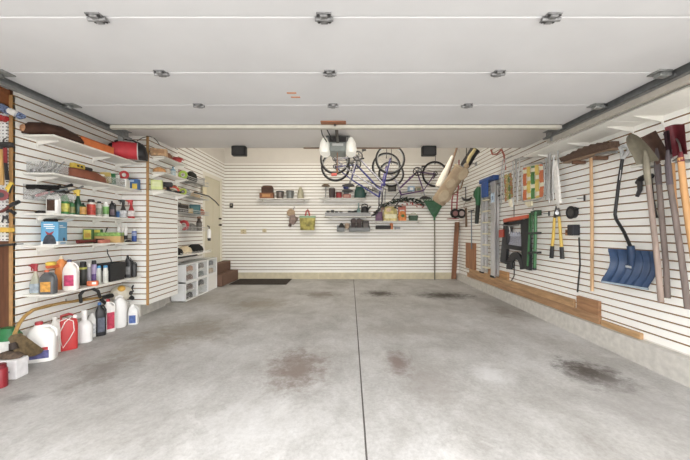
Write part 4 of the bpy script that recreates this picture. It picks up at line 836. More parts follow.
# ------------------------------------------------------------- back wall
def bshelf(px0, px1, py, label, dep=.26, wire=False):
    Y = YB-dep; x0, x1 = PT(px0, py, Y).x, PT(px1, py, Y).x; z = PT(0, py, Y).z; o = Vector(((x0+x1)/2, YB, z)); t = thing('wall_shelf', label, 'shelf', o)
    MB(o).bb(x0, x1, YB-dep, YB-.002, z-.016, z, .003).build('board', WSHELF, t)
    for x in (x0+.12, x1-.12): MB(o).poly([(x-.006, YB-.002, z-.016), (x-.006, YB-dep+.05, z-.016), (x-.006, YB-dep+.05, z-.03), (x-.006, YB-.002, z-.10)], (.012,0,0)).build('bracket', WSHELF, t)
    if wire:
        MB(o).bb(x0, x1, YB-dep, YB-dep+.01, z, z+.10, .002).build('lip', M((176,178,178),.3,var=.05,alpha=.6), t)
    return z
def bput(name, lab, cat, px0, px1, y0, z, fn, off=.14, rz=0):
    Y = YB-off; w = (px1-px0)*Y/F; p = PT((px0+px1)/2, 0, Y); h = EYE+(CY-y0)*Y/F-z; t = thing(name, lab, cat, (p.x, Y, z), rz); fn(t, w, h); return t
z1 = bshelf(256, 308, 198.3, 'white shelf at the left of the back wall with brown boxes and pots')
BXF = lambda mat, pm=None, d=.16: (lambda t, w, h: carton(t, w*.96, d, h, mat, [(-.3,.3,.3,.75,pm)] if pm else []))
t = bput('wooden_box', 'long orange brown wooden box on the left back shelf', 'box', 260, 274, 193.2, z1, BXF(WOOD((150,96,58),'X'), M((206,150,84),.5)))
bput('dark_box', 'dark brown box with a curved lid on top of the orange brown box', 'box', 262, 273, 185.5, z1+(198.3-193.2)*8.01/F+.0+.0, lambda t, w, h: (MB().bb(-w/2,w/2,-.07,.07,0,h*.75,.006).build('body', M((74,50,40),.6,var=.2), t), MB().loft([(h*.75,w*.5,.075,4),(h*.95,w*.42,.07,4),(h,w*.2,.03)],20).build('lid', M((92,64,50),.6), t)))
def pot(mat, rim):
    def f(t, w, h):
        a = w*.46; MB().loft([(0,a*.85,a*.85),(h*.05,a*.9,a*.9),(h*.82,a,a)],20).build('pot', mat, t); MB().loft([(h*.82,a*1.06,a*1.06),(h*.95,a*1.06,a*1.06),(h,a*.4,a*.4)],20).build('lid', rim, t); MB().ring((a*1.0,0,h*.6), a*.16, a*.05, 'Y', 14, 6).build('handle', rim, t)
    return f
bput('steel_pot', 'steel pot with a dark lid on the left back shelf, next to the boxes', 'pot', 276, 284, 191, z1, pot(M((120,112,106),.35,.5), DARK))
bput('grey_pot', 'grey lidded pot on the left back shelf, right of the steel pot', 'pot', 286, 294, 190.5, z1, pot(M((128,132,130),.4,.4), M((110,114,114),.4,.3)))
bput('stacked_bowls', 'pale stack of bowls at the right end of the left back shelf', 'bowls', 297, 304, 187.5, z1, lambda t, w, h: MB().loft([(h*.0,w*.5,w*.5),(h*.1,w*.46,w*.46),(h*.14,w*.5,w*.5),(h*.34,w*.44,w*.44),(h*.38,w*.46,w*.46),(h*.62,w*.36,w*.36),(h*.66,w*.38,w*.38),(h,w*.16,w*.16)],20).build('stack', M((176,172,148),.5,var=.2), t))
z2 = bshelf(319, 366, 197.8, 'white shelf of the back wall carrying the green watering can')
bput('plant_stand', 'small metal stand with a flat brown top on the back shelf', 'stand', 321.5, 330, 183.5, z2, lambda t, w, h: (MB().loft([(h*.82,w*.5,w*.5),(h*.9,w*.42,w*.42),(h,w*.1,w*.1)],18).build('top', M((120,104,86),.6), t), MB().cyl((0,0,0),(0,0,h*.84),.012).build('pole', STEEL, t), MB().loft([(0,.09,.09),(.015,.09,.09),(.03,.02,.02)],18).build('base', STEEL, t)))
bput('dark_bucket', 'dark brown bucket on the back shelf right of the metal stand', 'bucket', 328.8, 335.2, 188.5, z2, lambda t, w, h: (MB().loft([(0,w*.42,w*.42),(h*.8,w*.5,w*.5),(h,w*.5,w*.5)],20).build('bucket', M((72,62,62),.5), t), MB().ring((0,0,h*.8), w*.5, .006, 'Y', 20, 6, 0, PI).build('handle', STEEL, t)))
bput('red_tin', 'round red tin on the back shelf between the bucket and blue lantern', 'tin', 336, 342, 192, z2, lambda t, w, h: (MB().cyl((0,0,0),(0,0,h*.75),w*.48,w*.48,20).build('tin', M((170,44,48),.4), t), MB().cyl((0,0,h*.75),(0,0,h),w*.5,w*.47,20).build('lid', M((120,60,60),.4,.3), t)))
bput('lantern', 'blue topped lantern on the red box of the back shelf', 'lantern', 343, 349.5, 184, z2+.09, lambda t, w, h: (MB().cyl((0,0,0),(0,0,h*.5),w*.4,w*.42,18).build('base', M((84,92,96),.4), t), MB().ball((0,0,h*.72),(w*.5,w*.45,h*.27)).build('dome', M((46,60,130),.35), t), MB().ring((0,0,h*.8), w*.3, .008, 'Y', 16, 6, 0, PI).build('handle', DARK, t)))
bput('red_box', 'flat brownish red box under the blue lantern on the back shelf', 'box', 342.5, 351, 194.4, z2, BXF(M((176,104,90),.5), M((206,160,140),.5)))
def wcan(t, w, h):
    a = w*.42; MB().loft([(0,a,a*.8,2.6),(h*.55,a*.92,a*.75,2.4),(h*.8,a*.62,a*.5,2.2),(h*.85,a*.4,a*.4)],22).build('body', M((32,84,76),.4), t)
    MB().tube([(a*.2,0,h*.82),(a*.4,0,h*.97),(-a*.1,0,h),(-a*.55,0,h*.9),(-a*.8,0,h*.5)],.014).build('handle', M((28,76,70),.4), t)
    MB().tube([(a*.85,0,h*.15),(a*1.3,0,h*.55),(a*1.6,0,h*.88)],[.022,.016,.012]).build('spout', M((28,76,70),.4), t)
bput('watering_can', 'dark green watering can on the back wall shelf', 'watering can', 353, 366.5, 184.8, z2, wcan)
# upper shelf behind the bicycles
z3 = bshelf(366, 428, 191.5, 'white shelf behind the bicycles on the back wall')
for a_, b_, y0, lab, fn in ((388,396,185,'dark carton on the shelf behind the bicycles', BXF(M((62,60,58),.6), M((90,88,84),.5))), (408,414,186.5,'pale blue carton on the shelf behind the bicycles', BXF(M((150,176,200),.5), WHITE)), (415,421,187.5,'tan carton at the right of the shelf behind the bicycles', BXF(M((170,160,140),.6), M((120,130,110),.5))), (372,380,186.5,'grey carton at the left of the shelf behind the bicycles', BXF(M((140,136,130),.6), M((90,90,88),.5)))):
    bput('carton', lab, 'box', a_, b_, y0, z3, fn)
# middle bins
z4 = bshelf(325, 370.5, 216.3, 'shelf with a clear lip and small dark jars on the back wall', wire=True)
for k, px in enumerate((328, 332.5, 336.5, 341, 349.5, 353, 356)):
    p = PT(px, 0, YB-.13); t = thing('hardware_jar', 'small dark lidded jar in the row of jars on the lipped back shelf', 'jar', (p.x, YB-.13, z4), 0, 'small jars on the lipped back shelf')
    h = (.15,.17,.14,.13,.15,.14,.16)[k]; MB().cyl((0,0,0),(0,0,h*.75),.042,.042,14).build('jar', M(((96,92,90),(80,78,76),(120,116,112))[k%3],.4), t); MB().cyl((0,0,h*.75),(0,0,h),.044,.042,14).build('lid', BLACK, t)
bput('teal_bottle', 'pale teal pointed bottle left of the black kettle on the lipped back shelf', 'bottle', 356.6, 360.6, 203, z4, lambda t, w, h: bottle(t, w, h, M((120,150,146),.4), M((130,160,156),.4), sh=.45, neck=.3, capw=.3))
bput('black_kettle', 'black kettle at the right end of the lipped back shelf', 'kettle', 361, 368.5, 204, z4, lambda t, w, h: (MB().loft([(0,w*.5,w*.45),(h*.3,w*.52,w*.48),(h*.7,w*.44,w*.4),(h*.82,w*.2,w*.2)],20).build('body', M((34,36,38),.4), t), MB().tube([(w*.4,0,h*.55),(w*.7,0,h*.75),(w*.85,0,h*.8)],[.03,.02,.014]).build('spout', M((34,36,38),.4), t), MB().tube([(-w*.4,0,h*.7),(-w*.35,0,h*.95),(0,0,h),(w*.35,0,h*.93),(w*.35,0,h*.7)],.014).build('handle', BLACK, t)))
# long bins lower
for a_, b_, lab in ((337, 344.5, 'small grey bin with tools on the back wall, lower left'), (349, 370, 'long grey bin of dark shoes on the back wall below the kettle')):
    p0, p1 = BW(a_, 231.5, .16), BW(b_, 231.5, .16); zt = BW(0, 228, .16).z; o = Vector(((p0.x+p1.x)/2, YB, p0.z)); t = thing('wall_bin', lab, 'bin', o); x0, x1 = p0.x-o.x, p1.x-o.x; H = zt-o.z+.01
    m = MB(); m.bb(x0,x1,-.2,-.002,0,.01); m.bb(x0,x1,-.2,-.19,0,H); m.bb(x0,x0+.01,-.2,-.002,0,H+.02); m.bb(x1-.01,x1,-.2,-.002,0,H+.02); m.bb(x0,x1,-.012,-.002,0,H+.06); m.build('bin', M((118,122,122),.4,var=.1), t)
zb = BW(0, 231.5, .16).z+.011
bput('dark_trowel', 'black wedge tool leaning in the small grey bin', 'tool', 338.5, 344.5, 223, zb, lambda t, w, h: MB().loft([(0,.06,.04,3),(h*.4,.09,.04,3),(h*.8,.05,.03),(h,.02,.02)],14).build('body', M((46,44,42),.7), t), .11)
for k, (px, c, lab) in enumerate(((347.2, (176,156,136), 'tan rolled glove between the two grey bins'),)):
    p = PT(px, 0, YB-.06); zz = BW(0, 228.5, .06).z; f = MB().loft([(0,.05,.05),(.05,.075,.055),(.12,.06,.05),(.15,.02,.02)],16).build('rolled_glove', M(c,.9,var=.3), None, (p.x, YB-.062, zz)); tag(f, lab, 'glove')
for k, px in enumerate((353.5, 359.0)):
    bput('round_dark_tin', 'dark brown round tin standing in the long grey bin, %s of two' % ('left', 'right')[k], 'tin', px-2.9, px+2.9, 218.3, zb, lambda t, w, h: (MB().cyl((0,.05,h-w*.5),(0,-.05,h-w*.5),w*.5,w*.5,22).build('tin', M((66,52,48),.5), t), MB().cyl((0,-.05,h-w*.5),(0,-.058,h-w*.5),w*.34,w*.33,20).build('lid', M((80,64,58),.5), t), MB().bb(-w*.4,w*.4,-.05,.05,0,h-w*.8,.01).build('stand', M((58,48,46),.6), t)), .10)
bput('dark_case', 'dark box at the right of the long grey bin', 'box', 362.3, 369, 221, zb, BXF(M((60,56,54),.6,var=.3), M((96,90,86),.5), .12), .10)
# seed shelf
z5 = bshelf(372, 424, 220.8, 'white back shelf holding garden packets and an orange pumpkin box')
bput('purple_box', 'dark purple box at the left of the garden packet shelf', 'box', 375.5, 382, 212, z5, BXF(M((92,62,92),.5,var=.3), M((116,84,110),.5)))
bput('yellow_bag', 'pale yellow bag with white lettering panel on the garden packet shelf', 'bag', 383, 397.5, 206.5, z5, lambda t, w, h: (MB().loft([(0,w*.46,.07,4),(h*.3,w*.5,.08,4),(h*.7,w*.46,.06,3.4),(h*.9,w*.36,.03,3),(h,w*.3,.012,3)],22).build('bag', M((206,190,120),.6,var=.5,scale=14), t), MB().bb(-w*.4,w*.4,-.088,-.07,h*.18,h*.45).build('panel', M((226,222,190),.5), t), MB().ball((-.05,-.05,h*.75),(.07,.03,.06)).build('flower_picture', M((226,200,176),.6,var=.3), t)))
bput('orange_box', 'orange fruit patterned box on the garden packet shelf', 'box', 398, 406.5, 211, z5, lambda t, w, h: (MB().loft([(0,w*.44,.07,3),(h*.5,w*.5,.08,2.4),(h*.9,w*.36,.06),(h,w*.14,.03)],20).build('body', M((226,134,50),.5,var=.35,scale=16), t), MB().ball((0,-.072,h*.5),(.05,.012,.04)).build('leaf_picture', M((70,110,50),.6), t)))
bput('green_basket', 'dark green low basket at the right of the garden packet shelf', 'basket', 408.5, 418, 215.5, z5, lambda t, w, h: (MB().loft([(0,w*.42,.07,3),(h*.8,w*.5,.08,3),(h,w*.5,.08,3)],20).build('basket', M((70,92,76),.7,var=.6,scale=40), t), MB().ring((0,0,h*.75), w*.4, .008, 'Y', 18, 6, .2, PI-.2).build('handle', M((180,180,150),.6), t)))
for k, (px, c, lab) in enumerate(((385, (150,120,100), 'brown packet behind the pale yellow bag'), (402, (196,110,90), 'reddish packet above the orange box on the garden shelf'))):
    zz = z5; bput('seed_packet', lab, 'packet', px-4, px+4, 206, zz, BXF(M(c,.5,var=.3), WHITE, .02), .03)
# bird and branch on the slats above
o = BW(405, 205, .05); t = thing('holly_garland', 'dark green garland with red berries hung above the garden packet shelf', 'garland', o)
random.seed(3); m = MB(); mr = MB()
P0, P1 = BW(380,206,.06), BW(424,205,.06)
for k in range(120):
    s = random.random(); c = P0.lerp(P1, s)+Vector((random.uniform(-.04,.04), random.uniform(-.045,.03), (.16*max(0,math.sin(PI*min(1,max(0,(s-.12)/.88))))**.8)+random.uniform(-.05,.05)))-o
    d = Vector((random.uniform(-1,1), random.uniform(-.5,.3), random.uniform(-.6,.6))).normalized()*.06; n = Vector((d.z,0,-d.x)).normalized()*.014
    m.poly([c-d, c+n, c+d, c-n], (0,-.003,0))
    if s > .5 and k % 3 == 0: mr.ball(c+Vector((0,-.03,-.11)), .016, 8)
m.build('leaves', M((40,54,44),.7,var=.4), t)['kind'] = 'stuff'; mr.build('berries', M((196,60,56),.4), t)['kind'] = 'stuff'
MB().tube([P0-o, (P0+P1)/2-o+Vector((0,0,.14)), P1-o], .008).build('stem', M((60,50,40),.8), t)
o = BW(384, 229.3, .1); t = thing('wall_ledge', 'small white ledge of dark tools below the garden packets', 'ledge', Vector((o.x, YB, o.z)))
MB((o.x, YB, o.z)).bb(BW(372,0,.1).x, BW(403,0,.1).x, YB-.16, YB-.002, o.z-.014, o.z, .003).build('board', WSHELF, t)
f = MB().box((0,0,.05),(.40,.09,.10),None,.02).build('dark_long_case', M((40,38,40),.6,var=.3)); f.location = (BW(384,0,.09).x-.02, YB-.09, o.z); tag(f, 'long black case lying on the small white ledge', 'case')
f = MB().loft([(0,.04,.035),(.15,.045,.04),(.17,.02,.02)],14).build('orange_bottle', M((224,130,60),.4)); f.location = (BW(389.5,0,.09).x+.05, YB-.09, o.z); tag(f, 'orange bottle between the black case and grey box on the ledge', 'bottle')
f = MB().box((0,0,.035),(.14,.09,.07),None,.01).build('grey_box', M((150,152,156),.5)); f.location = (BW(395.5,0,.09).x+.05, YB-.09, o.z); tag(f, 'small grey box at the right end of the small white ledge', 'box')

# hung bonnet doll and basket
o = BW(292, 216, .06); t = thing('rag_doll', 'tan and grey cloth doll hanging on the back wall left of the yellow basket', 'doll', o)
MB().ball((-.03,0,.08),(.11,.05,.11)).build('hat', M((186,160,128),.9,var=.2), t); MB().tube([(0,0,.02),(.04,-.01,-.1),(-.02,-.01,-.2)],[.07,.11,.07],14).build('body', M((150,132,126),.9,var=.25,scale=20), t)
MB().tube([(-.03,0,-.17),(-.06,-.01,-.27)],[.035,.045]).build('leg', M((110,96,92),.9), t); MB().tube([(.06,0,-.1),(.14,-.01,-.05)],.04).build('arm', M((140,124,118),.9), t); MB().tube([(.06,.05,.25),(.05,0,.2),(.02,0,.15)],.007).build('hook', DARK, t)
o = BW(307.5, 221, .1); t = thing('yellow_tote', 'yellow and green patterned tote basket hanging on the back wall', 'basket', o)
a = 8*8.17/F; MB().loft([(-.24,a*.82,.07,4),(-.22,a*.88,.075,4),(.1,a*1.0,.085,4),(.13,a,.085,4)],26).build('body', M((176,166,78),.7,var=.6,scale=9), t); MB().loft([(.08,a*1.01,.087,4),(.135,a*1.01,.087,4)],26,False).build('trim', M((150,180,150),.6), t)
MB().tube([(-.06,0,.12),(-.03,0,.26),(0,.06,.30),(.03,0,.26),(.06,0,.12)],.016).build('handle', M((206,70,60),.5), t); MB().tube([(0,.102,.32),(0,.04,.31),(0,.04,.34)],.006).build('hook', STEEL, t)
for px, py, lab in ((243.5,231.5,'tan outlet plate at the left on the back wall'), (264.5,230.5,'smaller tan outlet plate right of the other on the back wall')):
    o = BW(px, py, 0); t = thing('outlet_plate', lab, 'outlet', o); s = 1 if px < 250 else .7; MB().box((0,-.006,0),(.15*s,.012,.13*s),None,.004).build('plate', M((214,200,160),.5), t)
    for dz in (-.03,.03): MB().box((0,-.013,dz*s),(.035*s,.004,.03*s),None,.002).build('socket', M((176,160,120),.5), t)
o = BW(231.5, 205.5, 0); t = thing('light_switch', 'small black wall control beside the house door on the back wall', 'switch', o); MB().box((0,-.012,0),(.09,.024,.12),None,.008).build('plate', BLACK, t); MB().box((0,-.026,.01),(.03,.006,.03),None,.003).build('button', M((200,190,170),.5), t)
# ------------------------------------------------------------- bicycles hung upside down
def bike(o, R, wb, col, col2, label, seat=BLACK, extra=None, G=((.33,-.26),(.93,-.48),(.90,-.62),(.90,-.80),(.85,-.97),(.27,-.46))):
    """upside-down bicycle; rear axle at o, front axle wb to +x (negative wb: to -x)"""
    t = thing('bicycle', label, 'bicycle', o, 0, 'hung bicycles'); q = 1 if wb > 0 else -1; k = abs(wb)/1.05; P = lambda x, z, y=0: (q*x*k, y, z*k)
    fm = M(col, .35, .2, .1); f2 = M(col2, .35, .2, .1)
    def wheel(x, nme):
        w_ = MB().ring((x,0,0), R-.022, .022, 'Y', 44, 8).build('wheel', RUBBER, t)
        MB().ring((x,0,0), R-.048, .010, 'Y', 40, 6).build('rim', STEEL, w_)
        m = MB()
        for i in range(20):
            a = 2*PI*i/20; m.tube([(x+.02*math.cos(a+.6), .02*(-1)**i, .02*math.sin(a+.6)), (x+(R-.05)*math.cos(a), 0, (R-.05)*math.sin(a))], .0009, 3)
        m.build('spokes', GREY, w_); MB().cyl((x,-.05,0),(x,.05,0),.02).build('hub', DARK, w_)
    wheel(0, 'rear'); wheel(wb, 'front')
    bb_, sc_, hb, ht, fa = P(.43,.05), P(*G[0]), P(*G[1]), P(*G[2]), (wb,0,0)
    m = MB(); m.tube([bb_, sc_], .016).tube([sc_, ht], .017).tube([bb_, hb], .021); m.tube([hb, ht], .021).build('frame', fm, t) if False else m.tube([hb, ht], .022)
    for y in (-.06, .06):
        m.tube([(0,y,0), (bb_[0], y*.5, bb_[2])], .010); m.tube([(0,y,0), (sc_[0], y*.35, sc_[2])], .009)
    m.build('frame', fm, t)
    m = MB()
    for y in (-.055, .055): m.tube([(hb[0], y*.8, hb[2]), (hb[0]+q*.05, y, hb[2]*.6), fa[:1]+(y, 0)], [.015,.014,.009])
    m.tube([(hb[0],-.05,hb[2]), (hb[0],.05,hb[2])], .018); m.ball(hb, .042, 10); m.build('fork', f2, t)
    st = P(*G[3]); m = MB(); m.tube([ht, st], .014); m.tube([st, P(*G[4])], .013)
    c = P(*G[4]); m.tube([(c[0]-q*.06,-.29,c[2]-.02),(c[0],-.2,c[2]-.01),(c[0],0,c[2]),(c[0],.2,c[2]-.01),(c[0]-q*.06,.29,c[2]-.02)], .012)
    hbm = m.build('handlebar', M((74,74,78), .4, .5), t)
    for y in (-.25, .25): MB().tube([(c[0]-q*.03, y*.8, c[2]-.012), (c[0]-q*.10, y*1.2, c[2]-.03)], .017).build('grip', BLACK, hbm)
    sp = P(*G[5]); MB().tube([sc_, sp], .013).build('seat_post', STEEL, t)
    MB().loft([(sp[2]-.07,.05,.03,2.4,sp[0],0),(sp[2]-.055,.14,.075,2.2,sp[0]-q*.02,0),(sp[2]-.03,.13,.07,2.2,sp[0]-q*.02,0),(sp[2],.05,.03,2,sp[0],0)],20).build('saddle', seat, t)
    m = MB(); m.ring((bb_[0],-.055,bb_[2]), .10, .014, 'Y', 26, 6); m.cyl((bb_[0],-.06,bb_[2]),(bb_[0],.06,bb_[2]),.025)
    for i in range(5): a = 2*PI*i/5; m.tube([(bb_[0],-.055,bb_[2]),(bb_[0]+.085*math.cos(a),-.055,bb_[2]+.085*math.sin(a))], .009)
    cr = m.build('chainring', DARK, t)
    m = MB(); a = .7; e1 = (bb_[0]+.17*math.cos(a), -.085, bb_[2]+.17*math.sin(a)); e2 = (bb_[0]-.17*math.cos(a), .085, bb_[2]-.17*math.sin(a)); m.tube([(bb_[0],-.07,bb_[2]), e1], .012); m.tube([(bb_[0],.07,bb_[2]), e2], .012); m.build('crank', STEEL, t)
    for e, s_ in ((e1,-1),(e2,1)): MB().box((e[0], e[1]+s_*.05, e[2]), (.09,.08,.022), None, .006).build('pedal', BLACK, t)
    m = MB(); m.tube([(0,-.055,.04),(bb_[0],-.055,bb_[2]+.085)], .006, 6); m.tube([(0,-.055,-.04),(bb_[0],-.055,bb_[2]-.085)], .006, 6); m.ring((0,-.055,0), .045, .012, 'Y', 18, 6); m.build('chain', DARK, t)
    m = MB(); m.tube([(0,-.06,0),(q*.02,-.065,-.07),(q*.05,-.06,-.13)], .014); m.build('derailleur', DARK, t)
    for (nm_, fn) in (extra or []): fn(t, P, q, k)
    m = MB()
    for y in (-.12, .1): m.tube([(c[0]-q*.05, y*1.6, c[2]), (c[0]+q*.1, y, c[2]+.14), (ht[0]+q*.07, y*.4, ht[2]+.06), (sc_[0]*.5+ht[0]*.5, y*.2, sc_[2]*.5+ht[2]*.5+.03)], .0055, 6)
    m.build('brake_cable', BLACK, t)
    return t
def hook(x, y, ztop, label):
    o = Vector((x, y, ZH)); t = thing('bicycle_hook', label, 'hook', o, 0, 'bicycle ceiling hooks')
    MB().tube([(0,0,0),(0,0,ztop-ZH+.03),(0,.0,ztop-ZH-.02),(0,.035,ztop-ZH-.05),(0,.075,ztop-ZH-.03),(0,.085,ztop-ZH+.0)], .007).build('hook', DARK, t); MB().cyl((0,0,-.012),(0,0,0),.03).build('plate', STEEL, t)
YA, YB2, YC = 6.75, 7.15, 7.8
pa = PT(335, 159.3, YA); pA = PT(390.2, 158.5, YA); pb = PT(335.5, 167, YB2); pB = PT(386.3, 169, YB2); pc = PT(434.8, 174, YC); pC = PT(391.2, 173.8, YC)
refl = [('r', lambda t, P, q, k: MB().tube([(-.08,-.02,-.34),(.04,-.02,-.335)], .03).build('rear_reflector', M((206,70,56),.4), t))]
bike(pa, .328, pA.x-pa.x, (150,150,158), (64,60,136), 'silver bicycle with purple-blue fork hung upside down, nearest of the three', BLACK, extra=refl)
bike(pb, .337, pB.x-pb.x, (60,64,140), (120,110,190), 'blue bicycle hung upside down behind the silver bicycle, wheels slightly lower', DARK)
bike(pc, .327, pC.x-pc.x, (92,56,108), (190,186,196), 'purple bicycle hung upside down at the right, farthest back of three', BLACK, G=((.27,-.40),(.86,-.36),(.81,-.50),(.86,-.66),(.95,-.78),(.25,-.54)))
for p, lab in ((pa,'ceiling hook of the silver bicycle rear wheel'),(pA,'ceiling hook of the silver bicycle front wheel'),(pb,'ceiling hook of the blue bicycle rear wheel'),(pB,'ceiling hook of the blue bicycle front wheel'),(pc,'ceiling hook of the purple bicycle rear wheel'),(pC,'ceiling hook of the purple bicycle front wheel')):
    hook(p.x, p.y-.055, p.z+.29, lab)

# ------------------------------------------------------------- golf bags hung in the corner
def hangline(pts, r=.006): return MB().tube(pts, r)
def frame_from(a, b):
    d = (b-a).normalized(); x = Vector((0,-1,0)); x = (x-d*x.dot(d)).normalized(); return d, x, d.cross(x)
def bag(name, a, b, r, label, cat, mat, pockets=(), pm=None, extra=None):
    """a = base end, b = mouth end (world)"""
    d, f, s = frame_from(a, b); L = (b-a).length; t = thing(name, label, cat, a)
    def pt(u, ff, ss): return d*u + f*ff + s*ss
    sec = [(0,.78),(.02,.95),(.05,1),(.3*L,1.0),(.6*L,.97),(.9*L,1.0),(.97*L,1.08),(L,1.08)]
    MB().rings([[pt(u, r*k*.85*math.cos(2*PI*j/22), r*k*math.sin(2*PI*j/22)) for j in range(22)] for u, k in sec]).build('body', mat, t)
    MB().rings([[pt(u, r*k*.85*math.cos(2*PI*j/22), r*k*math.sin(2*PI*j/22)) for j in range(22)] for u, k in ((L*.955,1.10),(L*.96,1.14),(L*1.0,1.14),(L*1.01,1.09))]).build('collar', pm or mat, t)
    for u0, u1, ss, w_, dp, m_ in pockets:
        MB().rings([[pt(u0+(u1-u0)*(.5+.5*math.cos(2*PI*j/20)*c), r*.7+dp*e, ss+w_*math.sin(2*PI*j/20)*c) for j in range(20)] for c, e in ((1,0),(1,.6),(.88,.95),(.6,1.0))]).build('pocket', m_, t)
    if extra: extra(t, pt, L, r)
    return t
tanb = M((166,144,114),.8,var=.12,scale=12,bump=.15); tan2 = M((184,164,132),.8,var=.1,scale=12,bump=.15)
a = PT(437.5, 203, 5.95); b = PT(462, 168, 5.75)
def gbx(t, pt, L, r):
    MB().tube([pt(L*.85,-.02,r*1.0), pt(L*.6,.02,r*1.45), pt(L*.35,.02,r*1.0)], .014).build('carry_strap', M((120,96,70),.8), t)
    m = MB(); m.ball(pt(L+.07,0,.04), .05, 10); m.build('head_cover', M((196,170,132),.8), t)
    m = MB(); m.tube([pt(L*.97,0,0), pt(L*1.12,.0,.0)], .012); m.build('club_shaft', STEEL, t)
    MB().tube([pt(L*.9,0,r), Vector((b.x-a.x+.1, b.y-a.y+.02, ZH-a.z-.4)), Vector((b.x-a.x+.05, b.y-a.y+.02, ZH-a.z))], .008).build('hanging_strap', DARK, t)
golf = bag('golf_bag', a, b, .135, 'tan golf bag with pockets hung slanting from the ceiling by the right corner', 'golf bag', tanb,
    [(.05,.30,.0,.09,.045,tan2),(.33,.52,-.03,.075,.045,tan2),(.55,.80,.06,.08,.05,tan2),(.08,.28,.09,.05,.03,tanb)], tan2, gbx)
# folded parasol in white sleeve, wooden pole
a = PT(439, 188, 6.35); b = PT(455, 150.5, 6.35); d = (b-a)
t = thing('folded_parasol', 'folded white parasol with a wooden pole hung slanting left of the golf bag', 'parasol', a)
MB().tube([d*.02, d*.25, d*.6, d*.85], [.09,.085,.05,.03], 14).build('sleeve', M((236,230,216),.85,var=.06,bump=.2), t)
MB().tube([d*.3+Vector((.06,-.05,-.02)), d*1.0+Vector((.02,0,0)), d*1.28], [.02,.022,.02]).build('pole', WOOD((128,100,74),'Z'), t)
MB().tube([d*1.2, Vector((d.x*1.2, 0, ZH-a.z))], .006).build('hanging_cord', DARK, t)
# black and yellow bag behind
a = PT(464, 167, 6.0); b = PT(475, 149.5, 5.95)
def bgx(t, pt, L, r):
    MB().tube([pt(.02,r*.9,.0), pt(L*.5,r*.98,-.03), pt(L*.95,r*.96,-.02)], [.03,.034,.03], 10).build('stripe', M((226,206,140),.6), t)
    MB().tube([pt(L*.8,0,0), Vector((b.x-a.x, b.y-a.y, ZH-a.z))], .01).build('hanging_strap', BLACK, t)
bag('sports_bag', a, b, .09, 'black bag with a pale yellow stripe hung above the golf bag mouth', 'bag', M((36,34,36),.7,var=.3), (), BLACK, bgx)
o = RW(471, 164, .12); t = thing('chrome_horn', 'small shiny metal bracket with bolts on the right wall behind the golf bag', 'bracket', o)
MB().bb(.11,.119,-.06,.06,-.05,.05,.004).build('plate', STEEL, t); MB().tube([(.115,0,0),(.02,0,.02),(-.03,-.05,.03)],.02).build('arm', CHROME, t); MB().ball((-.03,-.06,.03),.035).build('knob', CHROME, t)

# ------------------------------------------------------------- back right corner
def on_wall_R(name, lab, cat, px, py, off=.06): o = RW(px, py, off); return thing(name, lab, cat, o), o
# leaf rake standing on its handle end against the back wall
YR = YB-.10
top = PT(434.5, 215, YR); t = thing('leaf_rake', 'green plastic leaf rake standing head up against the back wall', 'rake', PT(434.7, 268, YR))
o = t.location.copy(); o.z = fz(YR); t.location = o
m = MB(o); n = 15
for i in range(n):
    s = i/(n-1)*2-1; e = PT(434.5+12*s, 198.5-1.0*(1-s*s), YR-.015); m.tube([top+Vector((.03*s,0,0)), e, e+Vector((0,-.03,.012))], [.012,.012,.008], 5)
for fr in (.45, .8):
    m.tube([top.lerp(PT(434.5-12,198.5,YR-.015), fr), top.lerp(PT(434.5+12,198.5,YR-.015), fr)], .012, 6)
m.poly([top+Vector((-.04,.004,-.05)), top+Vector((.04,.004,-.05)), PT(434.5+11,200.5,YR-.009), PT(434.5-11,200.5,YR-.009)], (0,.006,0))
m.build('fan_head', M((46,104,66),.5,var=.2), t)
MB(o).tube([top+Vector((0,.0,-.0)), PT(434.7,240,YR), o+Vector((0,0,.0))], .016).build('handle', M((122,118,104),.6), t)
MB(o).tube([top+Vector((0,0,.06)), top+Vector((0,0,-.14))], .024).build('socket', GRN, t)
# brown 2x4 leaning in the corner
o = PT(453.8, 279.3, YB-.13); o.z = fz(YB-.13)
f = MB(o).poly([PT(451.8,279,YB-.15), PT(456,279,YB-.15), PT(459.5,222,YB-.07), PT(455.5,222,YB-.07)], (0,.05,0)).build('wooden_post', WOOD((140,92,58),'Z')); f.location = o; tag(f, 'brown wooden board leaning upright in the back right corner', 'board')
# red hand truck on right wall near the corner
t, o = on_wall_R('hand_truck', 'dark red hand truck with black wheels hung in the back right corner', 'hand truck', 455, 200, .28)
Yt = o.y; fr = M((150,36,50),.4)
Xp = lambda px, py, dy=0: PT(px, py, Yt+dy)
m = MB(o); m.tube([Xp(451.5,216), Xp(452,200), Xp(453.5,193), Xp(457.5,192), Xp(458.5,186), Xp(458.8,170), Xp(459,160)], .017); m.tube([Xp(456.5,216), Xp(457.2,200), Xp(458.5,186)], .017)
for y_ in (194.5, 202.5): m.tube([Xp(452.3,y_), Xp(457.6,y_)], .012)
m.build('frame', fr, t)
for px, dy in ((455, -.05), (461.3, -.05)):
    c = Xp(px, 213.5, dy); w_ = MB(o).ring(c, .085, .034, 'Y', 26, 10).build('wheel', RUBBER, t); MB(o).cyl(c+Vector((0,-.03,0)), c+Vector((0,.03,0)), .065).build('hub', M((150,110,110),.4,.3) if px < 460 else M((176,160,156),.4,.3), w_)
MB(o).cyl(Xp(453,213.5), Xp(462,213.5), .012).build('axle', STEEL, t)
MB(o).bb(Xp(449.5,0).x, Xp(459,0).x, Yt-.02, Yt+.22, Xp(0,219).z, Xp(0,218.3).z).build('toe_plate', fr, t)
MB(o).tube([Xp(458.5,188), (R_+0.0, Yt, Xp(0,187).z)], .008).build('wall_hook', STEEL, t)
